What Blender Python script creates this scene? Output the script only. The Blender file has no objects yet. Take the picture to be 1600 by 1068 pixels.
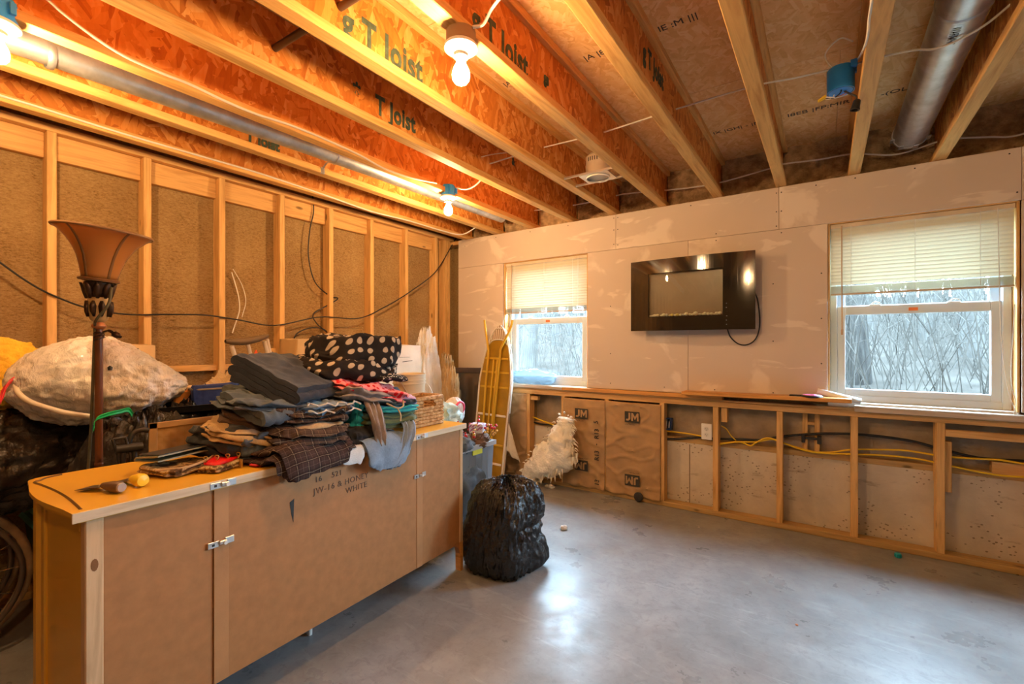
import bpy, bmesh, math, random
from mathutils import Vector, Matrix, noise as NZ

sc = bpy.context.scene
random.seed(7)
R = math.radians

# ------------------------------------------------------------------ camera, sky, exposure
YAW, FPX, CY, H = 0.5978, 718.4, 538.1, 1.276
cam_d = bpy.data.cameras.new('camera'); cam = bpy.data.objects.new('camera', cam_d)
sc.collection.objects.link(cam); sc.camera = cam
cam.location = (0, 0, H); cam.rotation_euler = (R(90), 0, YAW)
cam_d.sensor_width = 36; cam_d.lens = FPX / 1600 * 36; cam_d.shift_y = (CY - 534) / 1600
cam_d.clip_start = .05; cam_d.clip_end = 300

world = bpy.data.worlds.new('overcast'); sc.world = world; world.use_nodes = True
bg = world.node_tree.nodes['Background']
SKY = 62
bg.inputs[0].default_value = (.57, .80, 1.0, 1); bg.inputs[1].default_value = SKY
BULB = 760          # emission strength of the lamp bulbs
BULB_COL = (1.0, .60, .27)
def portal(x, y, z, w, h):
    ld = bpy.data.lights.new('window_daylight', 'AREA'); ld.shape = 'RECTANGLE'; ld.size = w; ld.size_y = h; ld.cycles.is_portal = True
    o = bpy.data.objects.new('window_daylight', ld); sc.collection.objects.link(o); o.location = (x, y, z); o.rotation_euler = (R(-90), 0, 0); return o
for px_ in (-2.16, .454, 2.33): portal(px_, 3.681+.27, 1.4875, .88, 1.17)
sc.view_settings.view_transform = 'Standard'; sc.view_settings.look = 'None'
sc.view_settings.gamma = 1; sc.view_settings.use_curve_mapping = False
sc.view_settings.exposure = 0.5
sc.cycles.max_bounces = 8; sc.cycles.diffuse_bounces = 5; sc.cycles.transparent_max_bounces = 12
sc.cycles.sample_clamp_indirect = 6; sc.cycles.use_adaptive_sampling = True; sc.cycles.adaptive_threshold = .06; sc.cycles.adaptive_min_samples = 16

# ------------------------------------------------------------------ small library
def at(px, py, X=None, Y=None, Z=None):
    """point of the room on the given plane that lies along a sight line (used to measure real positions)"""
    u = (px - 800) / FPX
    dx = -math.sin(YAW) + u * math.cos(YAW); dy = math.cos(YAW) + u * math.sin(YAW)
    t = X / dx if X is not None else Y / dy if Y is not None else (Z - H) * FPX / (CY - py)
    return Vector((t * dx, t * dy, H + (CY - py) * t / FPX))

WO = {}
def new(name, me, loc, parent=None, label=None, cat=None, group=None, kind=None):
    o = bpy.data.objects.new(name, me); sc.collection.objects.link(o)
    loc = Vector(loc); WO[o] = loc
    if parent is not None:
        o.parent = parent; o.location = loc - WO[parent]
    else: o.location = loc
    tag(o, label, cat, group, kind); return o
def tag(o, label=None, cat=None, group=None, kind=None):
    if label: o['label'] = label
    if cat: o['category'] = cat
    if group: o['group'] = group
    if kind: o['kind'] = kind
    return o
def thing(name, loc, label, cat, group=None, kind=None):
    return new(name, None, loc, None, label, cat, group, kind)

class MB:
    def __init__(s): s.v = []; s.f = []
    def add(s, vs, fs):
        b = len(s.v); s.v += [Vector(v) for v in vs]; s.f += [tuple(b + i for i in f) for f in fs]; return s
    def box(s, a, b, bev=0.0, tf=None):
        x0, y0, z0 = (min(a[i], b[i]) for i in range(3)); x1, y1, z1 = (max(a[i], b[i]) for i in range(3))
        if bev <= 0:
            vs = [(x0,y0,z0),(x1,y0,z0),(x1,y1,z0),(x0,y1,z0),(x0,y0,z1),(x1,y0,z1),(x1,y1,z1),(x0,y1,z1)]
            fs = [(0,3,2,1),(4,5,6,7),(0,1,5,4),(1,2,6,5),(2,3,7,6),(3,0,4,7)]
        else:
            bm = bmesh.new(); bmesh.ops.create_cube(bm, size=1)
            for v in bm.verts: v.co = Vector(((x0+x1)/2+v.co.x*(x1-x0), (y0+y1)/2+v.co.y*(y1-y0), (z0+z1)/2+v.co.z*(z1-z0)))
            bmesh.ops.bevel(bm, geom=list(bm.edges), offset=min(bev, .45*min(x1-x0, y1-y0, z1-z0)), segments=1, affect='EDGES', profile=.5)
            bm.verts.index_update(); vs = [v.co.copy() for v in bm.verts]; fs = [tuple(v.index for v in f.verts) for f in bm.faces]; bm.free()
        if tf: vs = [tf @ Vector(v) for v in vs]
        return s.add(vs, fs)
    def tube(s, pts, r, n=8, caps=True, closed=False):
        pts = [Vector(p) for p in pts]; m = len(pts); rr = r if isinstance(r, (list, tuple)) else [r]*m
        b = len(s.v); up = None
        for i, p in enumerate(pts):
            if closed: d = pts[(i+1) % m] - pts[i-1]
            else: d = (pts[min(i+1, m-1)] - pts[max(i-1, 0)])
            d.normalize()
            if up is None: up = Vector((0,0,1)) if abs(d.z) < .9 else Vector((1,0,0))
            a = d.cross(up)
            if a.length < 1e-4: a = d.cross(Vector((.3,.8,.5)))
            a.normalize(); c = a.cross(d).normalized(); up = c
            for k in range(n):
                th = 2*math.pi*k/n; s.v.append(p + (a*math.cos(th) + c*math.sin(th))*rr[i])
        for i in range(m if closed else m-1):
            j = (i+1) % m
            for k in range(n): s.f.append((b+i*n+k, b+i*n+(k+1) % n, b+j*n+(k+1) % n, b+j*n+k))
        if caps and not closed: s.f.append(tuple(b+k for k in range(n))[::-1]); s.f.append(tuple(b+(m-1)*n+k for k in range(n)))
        return s
    def lathe(s, prof, c=(0,0,0), n=24, tf=None, caps=True):
        b = len(s.v); c = Vector(c)
        for (r, z) in prof:
            for k in range(n):
                th = 2*math.pi*k/n; p = Vector((r*math.cos(th), r*math.sin(th), z)); s.v.append(c + (tf @ p if tf else p))
        m = len(prof)
        for i in range(m-1):
            for k in range(n): s.f.append((b+i*n+k, b+i*n+(k+1) % n, b+(i+1)*n+(k+1) % n, b+(i+1)*n+k))
        if caps: s.f.append(tuple(b+k for k in range(n))[::-1]); s.f.append(tuple(b+(m-1)*n+k for k in range(n)))
        return s
    def grid(s, fn, nu, nv, wrapu=False, flip=False):
        b = len(s.v)
        for j in range(nv):
            for i in range(nu): s.v.append(Vector(fn(i/(nu if wrapu else nu-1), j/(nv-1))))
        for j in range(nv-1):
            for i in range(nu if wrapu else nu-1):
                q = (b+j*nu+i, b+j*nu+(i+1) % nu, b+(j+1)*nu+(i+1) % nu, b+(j+1)*nu+i); s.f.append(q[::-1] if flip else q)
        return s
    def prism(s, poly, z0, z1, tf=None):
        n = len(poly); vs = [(x,y,z0) for x,y in poly] + [(x,y,z1) for x,y in poly]
        if tf: vs = [tf(Vector(v)) for v in vs]
        fs = [tuple(range(n))[::-1], tuple(range(n, 2*n))] + [(i,(i+1) % n,n+(i+1) % n,n+i) for i in range(n)]
        return s.add(vs, fs)
    def mesh(s, name, mat, org, smooth=0):
        me = bpy.data.meshes.new(name)
        me.from_pydata([v - org for v in s.v], [], s.f); me.update()
        bm = bmesh.new(); bm.from_mesh(me); bmesh.ops.recalc_face_normals(bm, faces=bm.faces); bm.to_mesh(me); bm.free()
        if mat: me.materials.append(mat)
        if smooth:
            for p in me.polygons: p.use_smooth = True
            me.set_sharp_from_angle(angle=R(smooth))
        return me
    def build(s, name, mat, parent=None, smooth=0, label=None, cat=None, group=None, kind=None, org=None, solid=0):
        if org is None:
            xs = [v.x for v in s.v]; ys = [v.y for v in s.v]; zs = [v.z for v in s.v]
            org = Vector(((min(xs)+max(xs))/2, (min(ys)+max(ys))/2, min(zs)))
        o = new(name, s.mesh(name, mat, Vector(org), smooth), org, parent, label, cat, group, kind)
        if solid:
            m = o.modifiers.new('thickness', 'SOLIDIFY'); m.thickness = solid; m.offset = 0
        return o
def spline(pts, n=8):
    """catmull-rom through the points"""
    P = [Vector(p) for p in pts]; P = [P[0]*2-P[1]] + P + [P[-1]*2-P[-2]]; out = []
    for i in range(1, len(P)-2):
        for k in range(n):
            t = k/n; a, b, c, d = P[i-1:i+3]
            out.append(.5*((2*b) + (c-a)*t + (2*a-5*b+4*c-d)*t*t + (3*b-a-3*c+d)*t**3))
    out.append(P[-2]); return out
def cyl(mb, a, b, r, n=12): return mb.tube([a, b], r, n)
def crease(p, w=.7):
    p = Vector(p); q = p+w*Vector((NZ.noise(p*.8), NZ.noise(p*.8+Vector((9,2,4))), NZ.noise(p*.8+Vector((3,7,1)))))
    return max(0.0, 1-3.2*abs(NZ.noise(q)))     # narrow folds
def fbm(p, o=4): return NZ.fractal(Vector(p), 1.0, 2.0, o)   # about -1..1
def ridge(p): return 1 - abs(NZ.noise(Vector(p)))*2

def text_mesh(txt, size, place, mat, parent, name='printed_lettering', depth=.0006, bold=0.0, spacing=1.0, align='LEFT', label=None):
    """flat lettering: place(u, v, w) maps the text plane to the room"""
    cu = bpy.data.curves.new('tmp', 'FONT'); cu.body = txt; cu.size = size; cu.extrude = depth; cu.offset = bold
    cu.space_character = spacing; cu.resolution_u = 3; cu.align_x = align
    o = bpy.data.objects.new('tmp', cu); sc.collection.objects.link(o)
    dg = bpy.context.evaluated_depsgraph_get(); me0 = o.evaluated_get(dg).to_mesh()
    vs = [place(v.co.x, v.co.y, v.co.z + depth) for v in me0.vertices]; fs = [tuple(p.vertices) for p in me0.polygons]
    o.evaluated_get(dg).to_mesh_clear(); bpy.data.objects.remove(o); bpy.data.curves.remove(cu)
    if not vs: return None
    mb = MB(); mb.add(vs, fs); return mb.build(name, mat, parent, label=label)

# ------------------------------------------------------------------ materials
class NT:
    def __init__(s, name):
        s.m = bpy.data.materials.new(name); s.m.use_nodes = True; s.t = s.m.node_tree
        s.p = s.t.nodes['Principled BSDF']; s.out = s.t.nodes['Material Output']; s._c = None
    def n(s, typ, **kw):
        nd = s.t.nodes.new(typ)
        for k, v in kw.items():
            if k.startswith('i_'):
                key = k[2:]; key = int(key) if key.isdigit() else key.replace('_', ' ')
                if hasattr(v, 'is_linked') or hasattr(v, 'links'): s.t.links.new(v, nd.inputs[key])
                else: nd.inputs[key].default_value = v
            else: setattr(nd, k, v)
        return nd
    def l(s, a, b): s.t.links.new(a, b)
    def coord(s, scale=(1,1,1), rot=(0,0,0), rnd=True):
        tc = s.n('ShaderNodeTexCoord'); v = tc.outputs['Object']
        if rnd:
            oi = s.n('ShaderNodeObjectInfo'); mm = s.n('ShaderNodeMath', operation='MULTIPLY'); s.l(oi.outputs['Random'], mm.inputs[0]); mm.inputs[1].default_value = 37.0
            cx = s.n('ShaderNodeCombineXYZ')
            for i in range(3): s.l(mm.outputs[0], cx.inputs[i])
            ad = s.n('ShaderNodeVectorMath', operation='ADD'); s.l(v, ad.inputs[0]); s.l(cx.outputs[0], ad.inputs[1]); v = ad.outputs[0]
        mp = s.n('ShaderNodeMapping'); s.l(v, mp.inputs[0]); mp.inputs['Rotation'].default_value = rot; mp.inputs['Scale'].default_value = scale
        return mp.outputs[0]
    def noise(s, v, scale=5, detail=4, rough=.55, dist=0):
        nd = s.n('ShaderNodeTexNoise'); s.l(v, nd.inputs['Vector']); nd.inputs['Scale'].default_value = scale
        nd.inputs['Detail'].default_value = detail; nd.inputs['Roughness'].default_value = rough; nd.inputs['Distortion'].default_value = dist
        return nd.outputs['Fac']
    def ramp(s, fac, stops, interp='LINEAR'):
        nd = s.n('ShaderNodeValToRGB'); s.l(fac, nd.inputs[0]); cr = nd.color_ramp; cr.interpolation = interp
        while len(cr.elements) < len(stops): cr.elements.new(.5)
        for e, (p, c) in zip(cr.elements, stops): e.position = p; e.color = (*c, 1) if len(c) == 3 else c
        return nd.outputs[0]
    def mix(s, fac, a, b, mode='MIX'):
        nd = s.n('ShaderNodeMix', data_type='RGBA', blend_type=mode)
        for k, v in ((0, fac), (6, a), (7, b)):
            if isinstance(v, (int, float)): nd.inputs[k].default_value = v
            elif isinstance(v, (tuple, list)): nd.inputs[k].default_value = (*v[:3], 1)
            else: s.l(v, nd.inputs[k])
        return nd.outputs[2]
    def math(s, op, a, b=0.0, clamp=False):
        nd = s.n('ShaderNodeMath', operation=op, use_clamp=clamp)
        for i, v in enumerate((a, b)):
            if isinstance(v, (int, float)): nd.inputs[i].default_value = v
            else: s.l(v, nd.inputs[i])
        return nd.outputs[0]
    def schlick(s, f0):
        lw = s.n('ShaderNodeLayerWeight'); return s.math('ADD', s.math('MULTIPLY', s.math('POWER', lw.outputs['Facing'], 5.0), .8), f0)
    def bump(s, h, strength=.3, dist=.01):
        nd = s.n('ShaderNodeBump'); s.l(h, nd.inputs['Height']); nd.inputs['Strength'].default_value = strength; nd.inputs['Distance'].default_value = dist
        s.l(nd.outputs[0], s.p.inputs['Normal'])
    def set(s, col=None, rough=.6, metal=0, spec=.5):
        if col is not None:
            if isinstance(col, (tuple, list)): s.p.inputs['Base Color'].default_value = (*col[:3], 1)
            else: s.l(col, s.p.inputs['Base Color'])
        if isinstance(rough, (int, float)): s.p.inputs['Roughness'].default_value = rough
        else: s.l(rough, s.p.inputs['Roughness'])
        s.p.inputs['Metallic'].default_value = metal; s.p.inputs['Specular IOR Level'].default_value = spec
        return s.m
def sc3(c, k): return tuple(min(1, x*k) for x in c[:3])
def M(name, col, rough=.6, metal=0, var=.15, vs=6, st=(1,1,1), bump=0, bs=60, col2=None, spec=.4, coat=0, trans=0, bd=.004):
    n = NT(name); v = n.coord(st)
    c = n.ramp(n.noise(v, vs, 5), [(.3, sc3(col, 1-var)), (.7, col2 or sc3(col, 1+var))])
    n.set(c, rough, metal, spec)
    if bump: n.bump(n.noise(v, bs, 3), bump, bd)
    if coat: n.p.inputs['Coat Weight'].default_value = coat; n.p.inputs['Coat Roughness'].default_value = .15
    if trans: n.p.inputs['Transmission Weight'].default_value = trans
    return n.m
def wood(name, axis, c0, c1, knots=True, rough=.6):
    n = NT(name); st = [16, 16, 16]; st[axis] = 1.1; v = n.coord(tuple(st))
    g = n.noise(v, 1.6, 6, .6, .6)
    col = n.ramp(g, [(.32, c0), (.52, c1), (.75, sc3(c0, .82))])
    if knots:
        st2 = [5, 5, 5]; st2[axis] = 1.9; vo = n.n('ShaderNodeTexVoronoi'); n.l(n.coord(tuple(st2)), vo.inputs['Vector']); vo.inputs['Scale'].default_value = 1.6
        k = n.ramp(vo.outputs['Distance'], [(.0, (1,1,1)), (.07, (.75,.75,.75)), (.11, (0,0,0))])
        col = n.mix(k, col, sc3(c0, .3))
    n.set(col, rough, 0, .3); n.bump(g, .15, .003); return n.m
def osb(name, cols, plane='yz', scale=1.0, contrast=1.0, rough=.6):
    """strand board: two layers of long chips, random shade per chip"""
    n = NT(name); i = {'yz': (1, 2), 'xy': (0, 1)}[plane]
    def layer(ang, a, b, w):
        st = [3.0]*3; st[i[0]] = a*scale; st[i[1]] = b*scale
        rot = (ang, 0, 0) if plane == 'yz' else (0, 0, ang)
        v = n.coord((1,1,1), rot); mp = n.n('ShaderNodeMapping'); n.l(v, mp.inputs[0]); mp.inputs['Scale'].default_value = st
        nz = n.n('ShaderNodeTexNoise'); n.l(v, nz.inputs['Vector']); nz.inputs['Scale'].default_value = 7
        ad = n.n('ShaderNodeVectorMath', operation='SCALE'); n.l(nz.outputs['Color'], ad.inputs[0]); ad.inputs['Scale'].default_value = w
        a2 = n.n('ShaderNodeVectorMath', operation='ADD'); n.l(mp.outputs[0], a2.inputs[0]); n.l(ad.outputs[0], a2.inputs[1])
        vo = n.n('ShaderNodeTexVoronoi'); n.l(a2.outputs[0], vo.inputs['Vector']); vo.inputs['Scale'].default_value = 1
        sx = n.n('ShaderNodeSeparateXYZ'); n.l(vo.outputs['Color'], sx.inputs[0]); return sx.outputs[0]
    l1 = layer(R(14), 38, 8, .55); l2 = layer(R(-38), 42, 8, .55); l3 = layer(R(66), 36, 9, .55)
    sel = n.noise(n.coord(), 11*scale, 2)
    f = n.mix(n.math('GREATER_THAN', sel, .52), l1, l2); f = n.mix(n.math('GREATER_THAN', n.noise(n.coord((1,1,1),(1,2,3)), 13*scale, 2), .58), f, l3)
    f = n.mix(.38, f, n.noise(n.coord((70,70,14) if plane == 'yz' else (18,70,70)), .9, 4))
    m = len(cols); col = n.ramp(f, [(.5+(k/(m-1)-.5)*contrast*.8, c) for k, c in enumerate(cols)])
    n.set(col, rough, 0, .3); n.bump(f, .2, .002); return n.m

mt = {}
mt['stud'] = wood('pine_upright', 2, (.50,.27,.085), (.74,.45,.17))
mt['plate'] = wood('pine_along_wall', 1, (.50,.26,.08), (.70,.41,.15))
mt['platex'] = wood('pine_across', 0, (.48,.25,.08), (.68,.40,.15))
mt['ledge'] = wood('stained_ledge', 0, (.50,.21,.05), (.68,.33,.09), knots=False, rough=.45)
mt['oldsill'] = wood('weathered_sill', 0, (.42,.33,.24), (.62,.52,.42), knots=False)
mt['treated'] = wood('treated_plate', 0, (.36,.22,.09), (.52,.33,.13))
mt['flange'] = wood('joist_flange', 1, (.52,.25,.06), (.74,.43,.14), knots=False)
mt['web'] = osb('strand_board_web', [(.33,.085,.012), (.48,.150,.020), (.58,.205,.032), (.68,.28,.06), (.76,.42,.15)], 'yz', 1.0, 1.0)
mt['subfloor'] = osb('strand_board_subfloor', [(.70,.39,.14), (.78,.47,.19), (.83,.53,.23), (.88,.62,.31)], 'xy', 1.4, .9)
mt['print'] = M('faded_print', (.055,.085,.055), .8, var=.5, vs=30)
mt['printk'] = M('black_print', (.05,.045,.04), .8, var=.3)
mt['galv'] = M('galvanised_steel', (.56,.60,.64), .36, .85, var=.22, vs=14, bump=.05, bs=30)
mt['steel'] = M('bright_steel', (.7,.7,.7), .3, .9, var=.1)
mt['white'] = M('white_plastic', (.78,.76,.72), .4, var=.04)
mt['cablew'] = M('white_cable_jacket', (.76,.72,.65), .45, var=.06)
mt['cabley'] = M('yellow_cable_jacket', (.80,.52,.02), .4, var=.08)
mt['cableb'] = M('black_cable_jacket', (.02,.02,.022), .4, var=.1)
mt['blue'] = M('blue_box_plastic', (.025,.30,.95), .4, var=.1)
mt['porc'] = M('porcelain', (.82,.78,.70), .25, var=.04)
mt['dark'] = M('dark_plastic', (.025,.024,.024), .45, var=.2)
mt['copper'] = M('copper_wire', (.7,.3,.12), .3, .9)
mt['vinyl'] = M('window_vinyl', (.72,.81,.90), .35, var=.03)
mt['kraft'] = M('kraft_paper', (.42,.255,.115), .55, var=.14, vs=9, bump=.35, bs=22, bd=.006)
mt['fluff'] = M('white_fibreglass', (.86,.79,.64), .95, var=.12, vs=12, bump=.9, bs=55, bd=.01, spec=.1)
mt['fluffy'] = M('yellow_fibreglass', (.80,.46,.05), .95, var=.22, vs=9, bump=.9, bs=40, bd=.012, spec=.1)
mt['poly'] = M('clear_sheet_over_batts', (.36,.27,.17), .28, var=.25, vs=7, bump=.6, bs=16, bd=.012)
mt['rim'] = M('rim_insulation', (.46,.33,.19), .95, var=.42, vs=16, bump=1.0, bs=45, bd=.02, spec=.1)

def mat_floor():
    n = NT('polished_concrete'); v = n.coord((1,1,1), rnd=False)
    a = n.noise(v, 1.3, 7, .62, .6); b = n.noise(v, 6, 6, .65, .4); c = n.noise(v, 90, 3)
    f = n.math('ADD', n.math('MULTIPLY', a, .6), n.math('MULTIPLY', b, .4))
    col = n.ramp(f, [(.25, (.16,.165,.17)), (.5, (.275,.28,.285)), (.72, (.40,.405,.41))])
    col = n.mix(n.math('MULTIPLY', c, .14), col, (.12,.115,.11)); e = n.noise(n.coord((1,1,1), (0,0,.4), rnd=False), 22, 6, .7, .8); col = n.mix(n.ramp(e, [(.3, (.55,.55,.55)), (.5, (0,0,0))]), col, (.17,.17,.17))
    sw = n.noise(n.coord((.8,5,1), (0,0,.7), rnd=False), 3, 6, .7, 1.5)
    col = n.mix(n.ramp(sw, [(.57, (0,0,0)), (.72, (.4,.4,.4))]), col, (.46,.47,.48))
    vo = n.n('ShaderNodeTexVoronoi'); n.l(v, vo.inputs['Vector']); vo.inputs['Scale'].default_value = 3.0
    col = n.mix(n.ramp(vo.outputs['Distance'], [(.0, (.6,.6,.6)), (.008, (.5,.5,.5)), (.016, (0,0,0))]), col, (.08,.07,.06))
    rg = n.ramp(n.noise(v, 3.3, 5, .65), [(.35, (.26,)*3), (.65, (.5,)*3)])
    n.set(col, rg, 0, .5); n.bump(n.noise(v, 40, 4), .05, .003); return n.m
def mat_concrete():
    n = NT('poured_concrete'); v = n.coord((1,1,1), rnd=False)
    a = n.noise(v, 2.5, 7, .65, .3); col = n.ramp(a, [(.3, (.44,.38,.30)), (.5, (.57,.50,.40)), (.7, (.68,.61,.49))])
    vo = n.n('ShaderNodeTexVoronoi'); n.l(n.coord((1,1,1.4), rnd=False), vo.inputs['Vector']); vo.inputs['Scale'].default_value = 34
    pit = n.math('MULTIPLY', n.math('LESS_THAN', vo.outputs['Distance'], .22), n.math('GREATER_THAN', n.noise(v, 4, 3), .52))
    col = n.mix(n.math('MULTIPLY', pit, .75), col, (.17,.13,.09)); st = n.noise(n.coord((1,1,3), rnd=False), 5, 5)
    col = n.mix(n.ramp(st, [(.62, (0,0,0)), (.7, (.6,.6,.6))]), col, (.25,.19,.13))
    n.set(col, .85, 0, .25); n.bump(n.noise(v, 35, 5), .35, .006); return n.m
def mat_drywall():
    n = NT('bare_drywall'); v = n.coord((1,1,1), rnd=False)
    col = n.ramp(n.noise(v, 1.5, 3), [(.3, (.60,.505,.43)), (.7, (.66,.555,.475))])
    p1 = n.noise(n.coord((1,1,1), (0,.3,0), rnd=True), 2.7, 4, .5, .5); p2 = n.noise(n.coord((1.0,1,3.4), (0,.5,0)), 3.2, 4, .5, .6)
    k = n.math('MAXIMUM', n.ramp(p1, [(.585, (0,0,0)), (.64, (.75,.75,.75))]), n.ramp(p2, [(.60, (0,0,0)), (.65, (.7,.7,.7))]))
    col = n.mix(k, col, (.78,.69,.60)); n.set(col, .8, 0, .25); n.bump(n.noise(v, 70, 2), .06, .002); return n.m
def mat_panel():
    n = NT('sprayed_fibre_panel'); v = n.coord((1,1,1), rnd=False)
    a = n.noise(v, 3, 5, .6); b = n.noise(n.coord((1,1,2.3), rnd=False), 62, 5, .7)
    f = n.math('ADD', n.math('MULTIPLY', a, .3), n.math('MULTIPLY', b, .7))
    col = n.ramp(f, [(.33, (.17,.095,.035)), (.45, (.33,.205,.085)), (.57, (.41,.27,.12)), (.7, (.52,.37,.19))])
    n.set(col, .95, 0, .15); n.bump(b, .8, .012); return n.m
def mat_glass():
    n = NT('window_pane'); t = n.t
    tr = n.n('ShaderNodeBsdfTransparent'); gl = n.n('ShaderNodeBsdfGlossy'); gl.inputs['Roughness'].default_value = .02
    fr = n.schlick(.035); mx = n.n('ShaderNodeMixShader')
    n.l(fr, mx.inputs[0]); n.l(tr.outputs[0], mx.inputs[1]); n.l(gl.outputs[0], mx.inputs[2]); n.l(mx.outputs[0], n.out.inputs[0])
    tr.inputs[0].default_value = (.93,.96,.97,1); return n.m
def mat_thin(name, col, trans=(1,1,1), k=.5, alpha=0, rough=.4):
    """thin material that lets light through: diffuse + translucent (+ see-through)"""
    n = NT(name); d = n.n('ShaderNodeBsdfDiffuse'); d.inputs[0].default_value = (*col, 1)
    t = n.n('ShaderNodeBsdfTranslucent'); t.inputs[0].default_value = (*trans, 1); mx = n.n('ShaderNodeMixShader'); mx.inputs[0].default_value = k
    n.l(d.outputs[0], mx.inputs[1]); n.l(t.outputs[0], mx.inputs[2]); last = mx.outputs[0]
    g = n.n('ShaderNodeBsdfGlossy'); g.inputs['Roughness'].default_value = rough; fr = n.schlick(.03)
    m3 = n.n('ShaderNodeMixShader'); n.l(fr, m3.inputs[0]); n.l(last, m3.inputs[1]); n.l(g.outputs[0], m3.inputs[2]); last = m3.outputs[0]
    if alpha:
        tr = n.n('ShaderNodeBsdfTransparent'); m2 = n.n('ShaderNodeMixShader'); m2.inputs[0].default_value = alpha
        n.l(last, m2.inputs[1]); n.l(tr.outputs[0], m2.inputs[2]); last = m2.outputs[0]
    n.l(last, n.out.inputs[0]); return n.m
mt['floor'] = mat_floor(); mt['concrete'] = mat_concrete(); mt['drywall'] = mat_drywall(); mt['panel'] = mat_panel(); mt['glass'] = mat_glass()
mt['slat'] = mat_thin('blind_slat', (.70,.62,.44), (.80,.76,.52), .046)
n = NT('lit_bulb'); n.set((1,1,1), .3); n.p.inputs['Emission Color'].default_value = (*BULB_COL, 1); n.p.inputs['Emission Strength'].default_value = BULB; mt['bulb'] = n.m

# ------------------------------------------------------------------ the setting
D = 3.681            # face of the drywall with the windows
L = -3.299           # face of the studs on the long wall
S = .4064            # framing module
ZJ = 2.371; ZS = 2.673   # joist underside, subfloor underside
XR, YB = 3.3, -3.2   # far ends of the room, out of view

MB().box((-3.6, YB-.2, -.12), (XR+.2, 4.05, 0)).build('floor', mt['floor'], kind='structure', label='grey polished concrete floor of the basement')

# ---- long wall with open studs
wl = MB().box((L-.20, YB-.1, 0), (L-.089, 3.95, ZS)).build('wall_left', mt['panel'], kind='structure', label='long basement wall of brown sprayed fibre between open pine studs')
stud_me = None
ys = [.606 + k*S for k in range(-9, 8)] + [3.595, 3.640]
for y in ys:
    if stud_me is None:
        o = MB().box((L-.089, y, .038), (L, y+.038, 2.376), .003).build('stud', mt['stud'], wl); stud_me = o.data
    else:
        new('stud', stud_me, (L-.0445, y+.019, .038), wl)
MB().box((L-.089, YB, 0), (L, D, .038), .003).build('bottom_plate', mt['plate'], wl)
MB().box((L-.089, YB, 2.376), (L, 3.9, 2.414), .003).build('top_plate', mt['plate'], wl)
for a, b in zip(ys[:-1], ys[1:]):
    if b-a < .2: continue
    MB().box((L-.085, a+.039, 2.245), (L-.047, b-.001, 2.375), .002).build('header_board', mt['plate'], wl)
    MB().box((L-.085, a+.039, 1.105), (L-.035, b-.001, 1.143), .002).build('blocking', mt['plate'], wl)

# ---- wall with the windows: sheathing, concrete foot, half-height framing, drywall sheets
W1 = (-2.61, -1.711); W2 = (.015, .893); W_ADD = (1.89, 2.77); WZ = (.90, 2.075)
mb = MB()
for a, b in ((-3.5, W1[0]), (W1[1], W2[0]), (W2[1], W_ADD[0]), (W_ADD[1], XR+.2)): mb.box((a, D+.165, .865), (b, D+.26, ZS))
for w in (W1, W2, W_ADD): mb.box((w[0], D+.165, WZ[1]), (w[1], D+.26, ZS)); mb.box((w[0], D+.165, .5), (w[1], D+.26, WZ[0]))
for a, b in ((-3.5, W1[0]), (W1[1], W2[0]), (W2[1], W_ADD[0]), (W_ADD[1], XR+.2)): mb.box((a, D+.165, .5), (b, D+.26, .865))
wb = mb.build('wall_back', mt['panel'], kind='structure', label='basement wall with two windows, drywall above a half height framed knee wall')
MB().box((-3.5, D+.102, 0), (XR+.2, D+.26, .50)).build('concrete_footing_wall', mt['concrete'], wb)
for xs in (-2.62, -.885): MB().box((xs, D+.100, .0), (xs+.006, D+.1035, .49)).build('concrete_joint', M('joint_dark', (.2,.15,.1), .9), wb)  # thin dark strips for the joints in the concrete
MB().box((-3.4, D+.10, .50), (XR, D+.16, .538), .003).build('sill_plate', mt['treated'], wb)

def wrinkled(x0, x1, z0, z1, y, amp, sc_, seed, nu=26, nv=26, bulge=.02):
    def f(u, v):
        x = x0+(x1-x0)*u; z = z0+(z1-z0)*v
        e = (math.sin(math.pi*u)*math.sin(math.pi*v))**.5 if 0 < u < 1 and 0 < v < 1 else 0
        return (x, y - bulge*e + amp*fbm((x*sc_+seed, z*sc_, seed*3.1), 4), z)
    return f
# poly-wrapped batts high in the knee wall bays
studs_h = [-3.1, -2.72, -2.323, -1.949, -1.535, -1.07, -.674, -.261, .156, .567, .975, 1.38, 1.79, 2.2, 2.6]
for i, (a, b) in enumerate(zip(studs_h[:-1], studs_h[1:])):
    MB().grid(wrinkled(a+.005, b-.005, .536, .83, D+.15, .010, 9, i, 18, 14, .015), 18, 14).build('plastic_sheeting', mt['poly'], wb, smooth=60)
# knee wall framing
MB().box((-3.2, D, 0), (XR, D+.089, .038), .004).build('bottom_plate', mt['treated'], wb)
MB().box((-3.2, D, .812), (XR, D+.089, .85), .003).build('top_plate', mt['platex'], wb)
MB().box((-3.2, D+.002, .851), (.16, D+.10, .868), .003).build('sub_ledge', mt['platex'], wb)
for x in studs_h:
    if x in (-3.1, -2.72): continue
    MB().box((x-.019, D, .038), (x+.019, D+.089, .812), .003).build('stud', mt['stud'], wb)
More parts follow.
